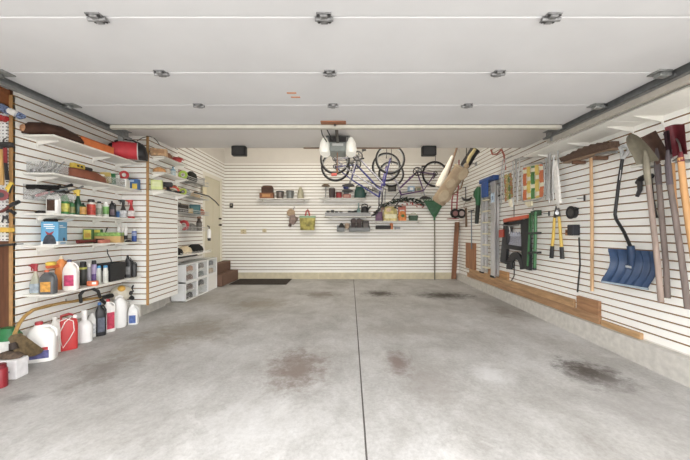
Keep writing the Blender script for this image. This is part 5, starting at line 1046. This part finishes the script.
# anchor-like cultivator
t, o = on_wall_R('garden_hoe', 'black two-horned garden tool with a short post hung right of the hand truck', 'garden tool', 466.5, 200, .05)
p = lambda a, b, off=.06: RW(a, b, off)
MB(o).tube([p(461.8,197), p(463.5,199.5), p(466.5,200.2), p(469.5,199.5), p(471.8,197)], [.012,.03,.034,.03,.012]).build('head', BLACK, t); MB(o).tube([p(465.6,187), p(465.8,200)], .012).build('shaft', DARK, t)
MB(o).tube([p(466,201), p(463.8,206), p(465.5,211)], .006).build('cord', M((120,96,70),.8), t)
t, o = on_wall_R('mallet', 'brown handled tool hanging below the black two-horned tool', 'tool', 466, 220, .04)
MB(o).tube([p(466,208,.03), p(466.2,227,.03)], [.02,.026]).build('handle', WOOD((110,84,58),'Z'), t); MB(o).tube([p(466,208,.03), p(465.9,206,.0)], .008).build('hook', STEEL, t)
t, o = on_wall_R('garden_fork', 'thin grey poled edging tool with a flat crossbar on the right wall', 'garden tool', 471.5, 230, .05)
MB(o).tube([p(471.4,211), p(471.6,249)], .014).build('pole', M((110,120,130),.5), t); MB(o).tube([p(468.6,211.5), p(473.8,210.2)], .016).build('crossbar', DARK, t); MB(o).tube([p(471.4,211), p(471.4,210,0)], .008).build('hook', STEEL, t)
# hedge trimmer
t, o = on_wall_R('hedge_trimmer', 'green hedge trimmer with a black blade sheath hanging on the right wall', 'hedge trimmer', 477.5, 205, .10)
p = lambda a, b, off=.11: RW(a, b, off)
MB(o).tube([p(479.3,187), p(479,190), p(478.5,196), p(478.2,202), p(478,205)], [.05,.085,.08,.055,.05], 16).build('body', M((36,106,64),.45), t)
MB(o).tube([p(476.8,189,.13), p(474.6,192,.14), p(474.5,196,.14), p(476.5,198.5,.12)], .026).build('handle', M((30,92,56),.45), t)
MB(o).tube([p(478,205), p(477.3,214), p(476.6,223.5)], [.046,.046,.04], 12).build('blade_sheath', M((34,40,36),.6), t); MB(o).tube([p(479.3,188), p(479.3,186,0)], .01).build('hook', STEEL, t)

# ------------------------------------------------------------- stepladder
p = lambda a, b, off=.10: RW(a, b, off)
o = RW(490, 279, .1); t = thing('stepladder', 'folded aluminium stepladder with a blue top hung on the right wall', 'stepladder', o)
def rail(px0, px1, yt, yb, off, dp, nm):
    q = [p(px0,yt,off), p(px1,yt,off), p(px1,yb,off), p(px0,yb,off)]
    q[1].z = q[0].z; q[2].z = q[3].z; MB(o).poly(q, (dp,0,0)).build(nm, ALU, t)
rail(480.6, 482.6, 186, 271.5, .13, .05, 'rail'); rail(485.2, 486.6, 188, 271.5, .10, .03, 'back_rail')
rail(490.6, 494.6, 182, 276, .14, .03, 'rail'); rail(494.8, 496.8, 186, 275, .09, .05, 'back_rail')
for k in range(7):
    y_ = 200+k*11; a, b = p(482.4,y_,.145), p(488.2,y_,.145)
    MB(o).bb(R_-.15, R_-.09, b.y, a.y, a.z-.03, a.z, .004).build('step', M((226,220,196),.4,.2), t)
a, b = p(481.2,186,.12), p(495.5,186,.12)
MB(o).bb(R_-.17, R_-.05, b.y, a.y, 2.37, 2.46, .012).build('top_cap', M((36,86,160),.4), t)
a, b = p(482.6,186,.16), p(488.5,186,.16)
MB(o).bb(R_-.19, R_-.155, b.y, a.y, 2.06, 2.37, .008).build('tool_tray', M((30,80,156),.4), t)
a, b = p(490.8,186,.145), p(494.2,186,.145)
MB(o).bb(R_-.1435, R_-.1385, b.y, a.y, 1.93, 2.12).build('sticker', M((196,216,236),.5,var=.25,scale=30), t); MB(o).bb(R_-.1455, R_-.1430, b.y+.06, a.y-.06, 1.98, 2.06).build('mark', M((60,100,160),.5), t)
MB(o).tube([p(499.5,196,.13)+Vector((-.02,0,0)), p(502.5,194,.05), p(503,193.6,0)], .016).build('wall_hook', DARK, t)
for q in (p(481.6,271.5,.11), p(492.6,276,.13)): MB(o).bb(q.x-.02,q.x+.022,q.y-.08,q.y+.08,q.z-.03,q.z+.01,.006).build('foot', RUBBER, t)

# ------------------------------------------------------------- folded black sawhorse with orange top
p = lambda a, b, off=.08: RW(a, b, off)
def quad3(mb, a, b, c, d, th=.05): mb.poly([a, b, c, d], (th,0,0))
o = RW(515, 268, .08); t = thing('folding_sawhorse', 'black folded workbench with an orange top bar hung on the right wall', 'workbench', o)
blk = M((40,41,44),.5,var=.2)
MB(o).poly([p(503,219,.10), p(527.6,214.6,.10), p(527.8,218,.10), p(503.2,222.5,.10)], (.08,0,0)).build('top_bar', M((222,98,58),.45), t)
m = MB(o); quad3(m, p(503.5,222.6), p(508,221.8), p(505.5,264), p(500,261.5)); m.build('leg', blk, t)
m = MB(o); quad3(m, p(520.4,220), p(528,218.2), p(529.3,270.5), p(521.8,268)); m.build('leg', blk, t)
m = MB(o)
quad3(m, p(506.5,244), p(522.4,246.5), p(522.4,251), p(506,248.5), .04); quad3(m, p(505.5,222.8), p(522,220), p(522,223.5), p(505.5,226), .04)
m.build('crossbar', blk, t)
A = [p(514.6+8.4*math.cos(q), 269-17*math.sin(q), .085) for q in [PI*k/16 for k in range(17)]]; Bv = [p(515.2+4.6*math.cos(q), 269.5-10.5*math.sin(q), .085) for q in [PI*k/16 for k in range(17)]]
MB(o).poly(A+Bv[::-1], (.035,0,0)).build('arch_brace', blk, t)
MB(o).tube([p(506.5,262,.09), p(511,262,.09), p(512,268,.09)], .03).build('left_catch', blk, t)
MB(o).tube([p(508.5,226), p(509,233), p(508,242)], [.05,.06,.05], 12).build('side_lever', blk, t)
m = MB(o); quad3(m, p(509.5,236), p(521,236.2), p(521.2,246.5), p(508.5,244.5), .02); m.build('tray_panel', M((150,152,164),.5,var=.6,scale=60), t)
m = MB(o)
for k in range(4): m.tube([p(510.6+2.6*k,236,.09), p(511.4+2.6*k,232.5,.09), p(512.2+2.6*k,236,.09)], .016)
m.build('tray_hooks', M((176,178,190),.5), t)
MB(o).tube([p(502,225,.1), p(510,226,.11), p(519,224.8,.1)], .01).build('tie_rod', STEEL, t)
MB(o).tube([p(509,226,.10), p(510,231,.10), p(508,238,.10)], .008).build('cord', M((210,210,206),.5), t)
MB(o).poly([p(498.8,230,.1), p(503.2,229.4,.1), p(503.2,237,.1), p(498.8,237.6,.1)], (.03,0,0)).build('latch', M((206,70,40),.45), t)
MB(o).bb(R_-.1, R_, o.y-.3, o.y-.27, RW(0+515,219,.1).z-.02, RW(515,219,.1).z, 0).build('wall_hook', STEEL, t)
f = MB(o).tube([RW(514,205,.015), RW(514,220,.012)], .007).tube([RW(514.5,262,.012), RW(514,276,.012), RW(510,283,.012), RW(508,286,.012)], .007).build('extension_cord', BLACK); f.location = o
tag(f, 'thin black cord running down the slats behind the orange topped workbench', 'cord')
# green folded stand
o = RW(534, 268, .11); p = lambda a, b, off=.12: RW(a, b, off); t = thing('folded_stand', 'green folded metal stand with black clamps hanging right of the black workbench', 'stand', o)
gm = M((54,116,66),.35,.2,var=.15)
MB(o).tube([p(530.3,213), p(529.0,240), p(527.6,266)], .017).build('tube', gm, t); MB(o).tube([p(535.5,212,.14), p(535.3,240,.14), p(534.6,268,.14)], .024).build('tube', gm, t); MB(o).tube([p(532.4,215,.15), p(531.4,235,.15)], .012).build('tube', gm, t)
for y_ in (232.5, 252): MB(o).poly([p(528,y_,.16), p(537.5,y_-.5,.16), p(537.5,y_+1.5,.16), p(528,y_+2,.16)], (.06,0,0)).build('clamp', DARK, t)
MB(o).poly([p(530.5,211.5,.15), p(535.5,210,.15), p(535.8,215,.15), p(530.8,216.5,.15)], (.09,0,0)).build('hinge_head', M((46,70,50),.5), t)
for a_, b_ in ((527.5,267),(534.6,269)): MB(o).cyl(p(a_,b_-1,.12 if a_ < 530 else .14), p(a_,b_+1,.12 if a_ < 530 else .14), .024).build('foot', BLACK, t)
MB(o).tube([p(533,209.5,.1), p(533,208.5,0)], .009).build('hook', STEEL, t)

# ------------------------------------------------------------- folded lawn chairs
def lawn(o, pxs, label, flip=False, full=True):
    """pxs: (outer left, outer right, web left, web right) in the photo's pixels on the wall plane"""
    t = thing('folded_lawn_chair', label, 'lawn chair', o, 0, 'folded lawn chairs'); return t
p = lambda a, b, off=.14: RW(a, b, off)
def tubes(o, lst, name, mat, t, r=.013):
    for L in lst: MB(o).tube([p(*q) for q in L], r, 8).build(name, mat, t)
cols5 = [M((222,120,66),.6), M((236,206,86),.6), M((84,150,78),.6), M((236,206,86),.6), M((222,120,66),.6)]; cream = M((236,230,206),.6)
def web(o, t, A, Bp, C_, D, mats, nrow, cream_):
    """woven straps: A top left, Bp top right, C_ bottom right, D bottom left"""
    def P(u, v): return A.lerp(Bp, u).lerp(D.lerp(C_, u), v)
    n = len(mats)
    for i, mt in enumerate(mats):
        g = []
        for k in range(8*nrow+1):
            v = k/(8*nrow); off = Vector((.005*math.tanh(3*math.cos(PI*(v*nrow-.5)+PI*i)), 0, 0)); g.append([P((i+.06)/n, v)+off, P((i+.94)/n, v)+off])
        MB(o).sheet(g, (.002,0,0)).build('webbing_strap', mt, t)
    for r in range(nrow):
        g = []
        for k in range(8*n+1):
            u = k/(8*n); off = Vector((-.005*math.tanh(3*math.cos(PI*r+PI*(u*n-.5))), 0, 0)); g.append([P(u, (r+.26)/nrow)+off, P(u, (r+.74)/nrow)+off])
        MB(o).sheet(g, (.002,0,0)).build('webbing_strap', cream_, t)
o = RW(535, 205, .14); t = thing('folded_lawn_chair', 'folded aluminium lawn chair with wide orange, yellow and green webbing on the right wall', 'lawn chair', o)
tubes(o, [[(522,198,.16),(522,172,.16),(523.5,166,.16),(527,164.5,.16),(541,162.5,.16),(544,165,.16),(545,192,.16),(543.5,197,.16),(539,199.5,.16),(526,202,.16),(522.5,201,.16),(522,198,.16)],
          [(513.5,203,.10),(514,180,.10),(517,159,.10),(530,155,.10),(549,148.5,.10),(552,175,.10),(550.5,200,.10)],
          [(517.5,203,.2),(518,180,.2),(520,158,.2),(531,156,.2)], [(549,203,.18),(549.5,180,.18),(550,152,.18)], [(515,161,.12),(530,157.5,.12),(552,152,.12)], [(553.2,200,.2),(552.6,170,.2),(554,155,.2)], [(546.5,200,.16),(547,172,.16),(546,158,.16)], [(558.5,202,.14),(558.5,180,.14),(557.8,149.5,.14),(549,149,.14),(548,198,.2)]], 'frame_tube', M((184,184,182),.4,.35,.1,30), t, .0115)
MB(o).poly([p(554.5,160,.2), p(557,172,.2), p(559.5,203,.2), p(556.5,205,.2), p(553.8,185,.2), p(553,164,.2)], (.03,0,0)).build('armrest', M((242,240,234),.4), t)
MB(o).poly([p(524,202.5,.19), p(531,201,.19), p(531,205.5,.19), p(528,207,.19)], (.03,0,0)).build('armrest', M((232,224,196),.4), t)
web(o, t, p(522.8,168,.165), p(543.5,163.5,.165), p(544,196.5,.165), p(523,200.5,.165), cols5, 4, cream)
MB(o).tube([p(535,156,.1), p(535,154.5,0)], .01).build('wall_hook', STEEL, t)
o = RW(507, 205, .14); t = thing('folded_lawn_chair', 'folded aluminium lawn chair with narrow orange and green webbing, seen edgewise', 'lawn chair', o)
tubes(o, [[(501,205,.12),(501,180,.12),(503,160,.12),(512,156,.12)], [(503.5,200,.2),(503.5,175,.2),(505.5,160,.2)], [(513,206,.24),(513.5,176,.24),(513,161,.24)], [(510.8,200,.26),(511.2,170,.26),(509,172,.3)], [(516.6,202,.2),(516.8,172,.2),(515,159,.2)]], 'frame_tube', M((184,184,182),.4,.35,.1,30), t, .0115)
web(o, t, p(504.0,175,.24), p(511.5,172.5,.3), p(513.0,197,.3), p(505,202,.24), [M((186,120,76),.6), M((196,176,90),.6), M((96,130,72),.6), M((186,120,76),.6)], 6, M((176,166,96),.6))
MB(o).poly([p(508,200,.3), p(510.5,199,.3), p(511,207,.3), p(509,206,.3)], (.03,0,0)).build('armrest', M((236,230,208),.4), t)
MB(o).tube([p(508,157.7,.12), p(508,157,0)], .01).build('wall_hook', STEEL, t)
# red bent bracket above
t, o = on_wall_R('bent_bracket', 'orange red bent metal bracket on the right wall above the edgewise lawn chair', 'bracket', 501, 155, .05)
p = lambda a, b, off=.05: RW(a, b, off)
MB(o).tube([p(491,150,.03), p(492.5,154.5,.06), p(497,154,.1), p(501.5,149.5,.12), p(504,155,.12), p(505.5,170,.1)], .016).build('tube', M((176,92,72),.5), t); MB(o).tube([p(491,150,.03), p(491,149.6,.0)], .012).build('hook', STEEL, t)

# ------------------------------------------------------------- loppers, reel, transformer
o = RW(556, 232, .05); p = lambda a, b, off=.06: RW(a, b, off); t = thing('loppers', 'yellow handled loppers with black grips hanging on the right wall', 'loppers', o)
yl = M((236,198,60),.4)
for a_, b_, c_, e_ in (((554.5,217), (553.5,234), (552.2,246), (551.4,258)), ((559,216.5), (560.5,234), (561.5,247), (562.2,259))):
    h = MB(o).tube([p(*a_), p(*b_), p(*c_)], [.017,.02,.02]).build('handle', yl, t); MB(o).tube([p(*c_), p(*e_)], [.025,.027]).build('grip', BLACK, h)
MB(o).tube([p(554.8,217.5), p(556.2,212), p(556.0,206)], [.02,.024,.006]).build('blade', M((70,68,66),.4,.6), t); MB(o).tube([p(559,217), p(557.8,212), p(558.5,208)], [.02,.026,.01]).build('blade', M((90,88,86),.4,.6), t)
MB(o).cyl(p(557,213,.03), p(557,213,.09), .025).build('pivot_bolt', STEEL, t); MB(o).tube([p(557,210.5,.1), p(557,209.5,0)], .008).build('hook', STEEL, t)
o = RW(574.5, 212.5, .06); t = thing('cord_reel', 'round black reel fixed to the right wall above the power adapter', 'reel', o)
c = RW(574.5, 212.5, 0); MB(o).cyl(c, c+Vector((-.05,0,0)), .075, .075, 24).build('reel', M((40,40,42),.5), t); MB(o).cyl(c+Vector((-.05,0,0)), c+Vector((-.062,0,0)), .05, .045, 22).build('face', M((74,72,70),.5), t); MB(o).ring(c+Vector((-.05,0,0)), .075, .012, 'X', 26, 6).build('rim', BLACK, t); MB(o).bb(c.x-.05,c.x-.02,c.y-.11,c.y-.06,c.z+.03,c.z+.055,.006).build('tab', BLACK, t)
o = RW(576.5, 230, 0); t = thing('power_adapter', 'black power adapter with a hanging cord on the right wall', 'power adapter', o)
MB().bb(-.09,-.002,-.07,.05,-.07,.07,.008).bb(-.11,-.09,-.075,.0,-.072,.06,.008).build('body', M((44,45,50),.5), t)
MB(o).tube([RW(579,237.5,.05), RW(579.5,250,.03), RW(580,265,.02), RW(578.5,280,.02), RW(577.5,292,.02)], .009).build('cord', M((40,44,42),.6), t)
o = RW(568.5, 232.5, 0); t = thing('outlet_box', 'small brown outlet box left of the black power adapter', 'outlet', o); MB().box((-.012,0,0),(.024,.07,.08),None,.005).build('plate', M((176,120,72),.6,var=.2), t); MB().box((-.026,0,.012),(.006,.03,.03),None,.002).build('socket', M((120,76,44),.6), t)
for px, py, lab in ((585.3, 198, 'small dark latch on the slats left of the broom handle'), (549.7, 213.5, 'small dark latch on the slats left of the loppers')):
    o = RW(px, py, 0); t = thing('slat_hook', lab, 'hook', o); MB().bb(-.02,-.001,-.008,.008,-.035,.035,.003).build('hook', DARK, t); MB().tube([(-.012,.0,.0),(-.014,.12,.005)], .006).build('arm', STEEL, t)

# ------------------------------------------------------------- push broom
o = RW(591.5, 291, .06); p = lambda a, b, off=.08: RW(a, b, off); t = thing('push_broom', 'push broom with dark brown bristles hung head up on the right wall', 'broom', o)
MB(o).tube([p(591,158,.09), p(592,220,.07), p(592,291,.05)], [.017,.018,.018]).build('handle', WOOD((216,174,124),'Z'), t)
a, b = p(568.5,161), p(619,146.5)
MB(o).poly([a+Vector((-.07,0,-.01)), b+Vector((-.07,0,-.01)), b+Vector((-.07,0,-.035)), a+Vector((-.07,0,-.035))], (.08,0,0)).build('block', WOOD((150,122,96),'Y'), t)
m = MB(o); u = (b-a); g0 = []
for k in range(25):
    s = k/24; c = a+u*s; hh = .025+.075*math.sin(PI*(.06+.82*s))**.8; g0.append([c+Vector((-.10-.005*(k%2),0,-.012)), c+Vector((-.12,0,.03+.01*(k%2))), c+Vector((-.085,0,hh-.008*(k%3))), c+Vector((-.0,0,hh-.01*(k%2))), c+Vector((.015,0,-.012))])
m.rings(g0).build('bristles', M((98,78,66),.95,var=.5,scale=120,bump=.7,stretch=(1,4,.3)), t)['kind'] = 'stuff'
MB(o).tube([p(596,155,.17), p(607,152.5,.19), p(617,152,.2)], .014).build('brace', STEEL, t)
for px, py in ((582,160.5),(604,156)): q = p(px, py, .04); MB(o).bb(R_-.16,R_-.002,q.y-.02,q.y+.02,q.z-.045,q.z-.005,.004).build('wall_bracket', M((120,84,60),.6), t)

# ------------------------------------------------------------- snow shovel
o = RW(630, 285, .15); p = lambda a, b, off=.10: RW(a, b, off); t = thing('snow_shovel', 'blue snow shovel with a bent black shaft hung on the right wall', 'snow shovel', o)
MB(o).tube([p(622.5,158,.12), p(618.5,185,.12), p(615,214,.12), p(616,219,.12), p(624,232,.15), p(631.5,249,.19)], .0155, 10).build('shaft', BLACK, t)
MB(o).tube([p(620.8,170,.1395), p(619.6,180,.1395)], .003, 6).build('sticker', M((220,220,220),.5), t)
MB(o).tube([p(622.5,159,.12), p(622,152,.12), p(620,147.5,.13), p(626,145.5,.13), p(629.5,148.5,.13), p(627,154,.12), p(623,158,.12)], .018).build('grip', M((196,198,198),.45), t)
BLp = lambda u, v: None
A, Bq, Cq, Dq = p(608,248.5,.28), p(656,251.5,.05), p(648,288,.11), p(601,280.5,.34)
g = []
for i in range(13):
    v = i/12; r = []
    for j in range(29):
        u = j/28; q = A.lerp(Bq, u).lerp(Dq.lerp(Cq, u), v)
        nrm = Vector((-1,-.25,0)).normalized(); curve = -.085*math.sin(PI*v)**.9; rib = .016*(1 if (u*6.0) % 1 < .38 else 0)*(1 if .06 < v < .96 else 0)
        q = q + nrm*(curve+rib) + Vector((0,-.02,0))*math.sin(PI*u); r.append(q)
    g.append(r)
MB(o).sheet(g, (.006,.002,0)).build('blade', M((38,66,102),.5,var=.15,scale=12), t)
m = MB(o); q0 = A.lerp(Bq,.5).lerp(Dq.lerp(Cq,.5),.02); q1 = A.lerp(Bq,.5).lerp(Dq.lerp(Cq,.5),.55); m.tube([p(630.5,246,.19)+Vector((0,0,0)), q0+Vector((-.01,-.02,-.03)), q1+Vector((.045,-.0,0))], [.03,.034,.02], 10); m.build('socket', M((32,58,92),.45), t)
qa = A.lerp(Bq,.42).lerp(Dq.lerp(Cq,.42),.5); MB(o).box(qa+Vector((.04,-.01,0)), (.006,.10,.022), (0,0,-.3), .002).build('label', M((200,204,206),.5,var=.3,scale=60), t)
MB(o).poly([Dq+Vector((-.004,-.004,.0)), Cq+Vector((-.004,-.004,.0)), Cq+Vector((-.004,-.004,-.02)), Dq+Vector((-.004,-.004,-.02))], (.012,.004,0)).build('wear_strip', M((120,132,140),.4,.3), t)
MB(o).tube([p(625.5,146.5,.12), p(625.5,145,.0)], .009).build('wall_hook', STEEL, t)

# ------------------------------------------------------------- rack of shovels
p = lambda a, b, off=.15: RW(a, b, off)
o = RW(655, 164, 0); t = thing('tool_rack', 'white wall rail with wire hooks holding the upturned shovels', 'rack', o)
a, b = p(632,166.5,.18), p(673,160.5,.18)
MB(o).tube([a, b], .018).build('rail', M((214,212,204),.45), t)
for q in (a.lerp(b,.08), a.lerp(b,.92)): MB(o).tube([q, Vector((R_, q.y, q.z))], .014).build('wall_arm', STEEL, t)
for pts in ([(671,128,.02),(674,134,.1),(679,143,.16),(681,152,.2),(678,158,.2),(673,161,.18)], [(664,134,.02),(668,140,.1),(671,150,.16),(671,157,.2),(668,160.8,.18)], [(653,132.5,.02),(655,137,.1)], [(645,137,.02),(647,141,.1)]):
    MB(o).tube([p(*q) for q in pts], .008).build('wire_hook', M((120,118,114),.4,.5), t)
def handle_(o, t, pts, r, mat, off): MB(o).tube([p(*q) for q in pts], r, 12).build('handle', mat, t)
grey_w = WOOD((140,124,114),'Z',.3); dark_w = WOOD((112,100,94),'Z',.3); tan_w = WOOD((204,150,86),'Z',.2)
def blade(o, t, rows, mat, th=.004, name='blade'):
    MB(o).sheet([[p(*q) for q in r] for r in rows], (th, 0, -th*.5)).build(name, mat, t)
# round-point shovel (khaki)
o = RW(664, 302, .25); t = thing('round_shovel', 'round point shovel with a khaki blade up and grey wooden handle, leftmost of the shovels', 'shovel', o)
kh = M((134,128,112),.6,.2,var=.2,scale=10)
rows = []
tip = (629,136); neckl, neckr = (636,165), (657,160.5)
for i in range(11):
    v = i/10; L = (628+ (636-628)*v**.9 - 5.5*math.sin(PI*min(1,v*1.1))**.7*(1-v)*1.2, 135+(165-135)*v); Rr = (632+(659-632)*v**.75, 133.5+(160-133.5)*v**1.15)
    r = []
    for j in range(9):
        u = j/8; r.append((L[0]+(Rr[0]-L[0])*u, L[1]+(Rr[1]-L[1])*u, .34-.07*math.sin(PI*u)*(1-.2*v)+.0))
    rows.append(r)
blade(o, t, rows, kh)
MB(o).tube([p(645,150,.30), p(646.5,160,.30), p(646.5,168,.28), p(648.5,185,.27)], [.012,.026,.026,.023]).build('socket', kh, t)
handle_(o, t, [(648,180,.27),(652,215,.26),(658,265,.24),(661,302,.23)], [.0215,.022,.023,.023], grey_w, 0)
# square spade (dark brown)
o = RW(669, 300, .18); t = thing('square_shovel', 'square dark rusty brown shovel blade up, between the khaki and red shovels', 'shovel', o)
br = M((88,66,56),.7,.2,var=.3,scale=14)
rows = [[(641+ (655.5-641)*u+ (15.5)*v, 137.5-(137.5-130.5)*u+ (27-0)*v, .22-.03*math.sin(PI*u)) for u in [j/6 for j in range(7)]] for v in [i/6 for i in range(7)]]
blade(o, t, rows, br)
MB(o).tube([p(657,148,.19), p(657.5,158,.19), p(657.5,168,.19), p(659,185,.19)], [.01,.024,.024,.022]).build('socket', M((96,88,90),.5,.4), t)
handle_(o, t, [(658.6,180,.19),(661.5,215,.18),(666,265,.17),(667.5,298,.16)], [.021,.022,.022,.023], dark_w, 0)
# third spade, dark handle
o = RW(690, 310, .2); t = thing('edging_spade', 'spade with a dark head and dark wooden handle, right of the square brown shovel', 'spade', o)
rows = [[(663.3+(669-663.3)*u+3.0*v, 131.5-1.2*u+24*v, .24-.03*math.sin(PI*u)) for u in [j/4 for j in range(5)]] for v in [i/5 for i in range(6)]]
blade(o, t, rows, M((58,36,40),.6,.2,var=.3))
MB(o).tube([p(668,150,.23), p(668,165,.23), p(670,185,.23)], [.012,.022,.022]).build('socket', M((92,84,88),.5,.4), t)
handle_(o, t, [(669.5,182,.23),(675,215,.22),(682,262,.21),(688,309,.2)], [.021,.022,.022,.023], dark_w, 0)
# red scoop
o = RW(688, 240, .2); t = thing('scoop_shovel', 'dark red metal scoop shovel blade up at the right end of the rail', 'shovel', o)
rdm = M((112,34,44),.5,.2,var=.3,scale=12)
rows = [[(664.5+(684-664.5)*u+(3+4*(1-u))*v, 127.5-3.2*u+1.5*math.sin(PI*u)*-1+30*v, .2-.05*math.sin(PI*u)-.03*v) for u in [j/8 for j in range(9)]] for v in [i/7 for i in range(8)]]
blade(o, t, rows, rdm)
MB(o).tube([p(680.5,152,.21), p(681,162,.21)], [.014,.024]).build('socket', rdm, t)
handle_(o, t, [(680.5,158,.21),(684,190,.21),(690,232,.2),(696,270,.19)], [.022,.024,.024,.024], tan_w, 0)
o = RW(676, 240, .12); t = thing('wooden_handled_rake', 'tan wooden tool handle hanging behind the dark spade handle', 'handle', o)
MB(o).tube([p(672,161,.12), p(674,195,.1), p(678.5,240,.08), p(681,262,.08)], .018, 12).build('handle', tan_w, t); MB(o).tube([p(672,161,.12), p(672,158,.12), p(672,158,.0)], .012).build('hook', STEEL, t)
o = RW(642, 185, .04); t = thing('hanging_harness', 'black hanging clip tool on the slats behind the khaki shovel', 'tool', o)
MB(o).tube([p(637,183,.04), p(641,179,.05), p(645,177,.05), p(652,176,.05)], [.02,.03,.03,.025]).build('body', BLACK, t); MB(o).tube([p(639.5,180,.05), p(640,190,.05), p(637,196.5,.05)], [.024,.02,.016]).build('lower_arm', DARK, t); MB(o).tube([p(641,179,.05), p(641,178,0)], .01).build('hook', STEEL, t)
f = MB(RW(650,200,.05)).tube([p(650,178,.05), p(652,200,.04), p(655,218,.04)], [.016,.018,.022]).build('black_rod', BLACK); f.location = RW(650,200,.05); tag(f, 'black rod hanging behind the handles of the khaki and brown shovels', 'rod')

# ------------------------------------------------------------- lumber on the curb ledge
def plank(px0, px1, z0, z1, label, x0=-.042, x1=-.002, mat=None):
    X = R_-.02; ya, yb = F*X/(px0-CX), F*X/(px1-CX); o = Vector((R_-.02, (ya+yb)/2, z0)); f = MB(o).bb(R_+x0, R_+x1, yb, ya, z0, z1, .003).build('lumber_board', mat or WOOD((176,134,92),'Y',.3)); f.location = o; tag(f, label, 'board'); return f
zc = ZB-.011
plank(468, 600.5, zc, zc+.10, 'long brown board lying lowest on the concrete ledge of the right wall')
plank(470, 574.5, zc+.101, zc+.205, 'long tan board stacked on the lowest board along the right wall', mat=WOOD((190,148,100),'Y',.3))
plank(578, 600, zc+.101, zc+.27, 'square brown board end standing on the lowest board below the broom handle', mat=WOOD((166,120,78),'Y',.3))
plank(602.5, 642, zc, zc+.062, 'short tan board on the ledge below the snow shovel', mat=WOOD((198,156,104),'Y',.25))
plank(466.5, 475.5, zc+.206, zc+.206+.62, 'rough brown board standing upright near the corner under the grey edging tool', mat=WOOD((164,110,66),'Z',.4))
plank(500, 508.5, zc+.206, zc+.206+.14, 'tan board offcut standing on the tan board under the black workbench', mat=WOOD((190,140,82),'Y',.3))
plank(488.5, 492.5, zc+.206, zc+.206+.13, 'tan board offcut between the rails of the stepladder', mat=WOOD((200,150,92),'Y',.3))
# high shelves on the right wall
for y0, y1, lab in ((1.7, 3.10, 'long white high shelf on the right wall, nearer the camera'), (3.105, 4.58, 'long white high shelf on the right wall above the push broom')):
    o = Vector((R_, (y0+y1)/2, 2.475)); t = thing('wall_shelf', lab, 'shelf', o, 0, 'high shelves on the right wall'); MB(o).bb(2.62, R_-.001, y0, y1, 2.455, 2.475, .003).build('board', WSHELF, t)
    for y in (y0+.15, (y0+y1)/2, y1-.15): MB(o).poly([(R_-.001,y-.006,2.455),(2.74,y-.006,2.455),(2.74,y-.006,2.447),(R_-.02,y-.006,2.40),(R_-.001,y-.006,2.36)],(0,.012,0)).build('bracket', WSHELF, t)
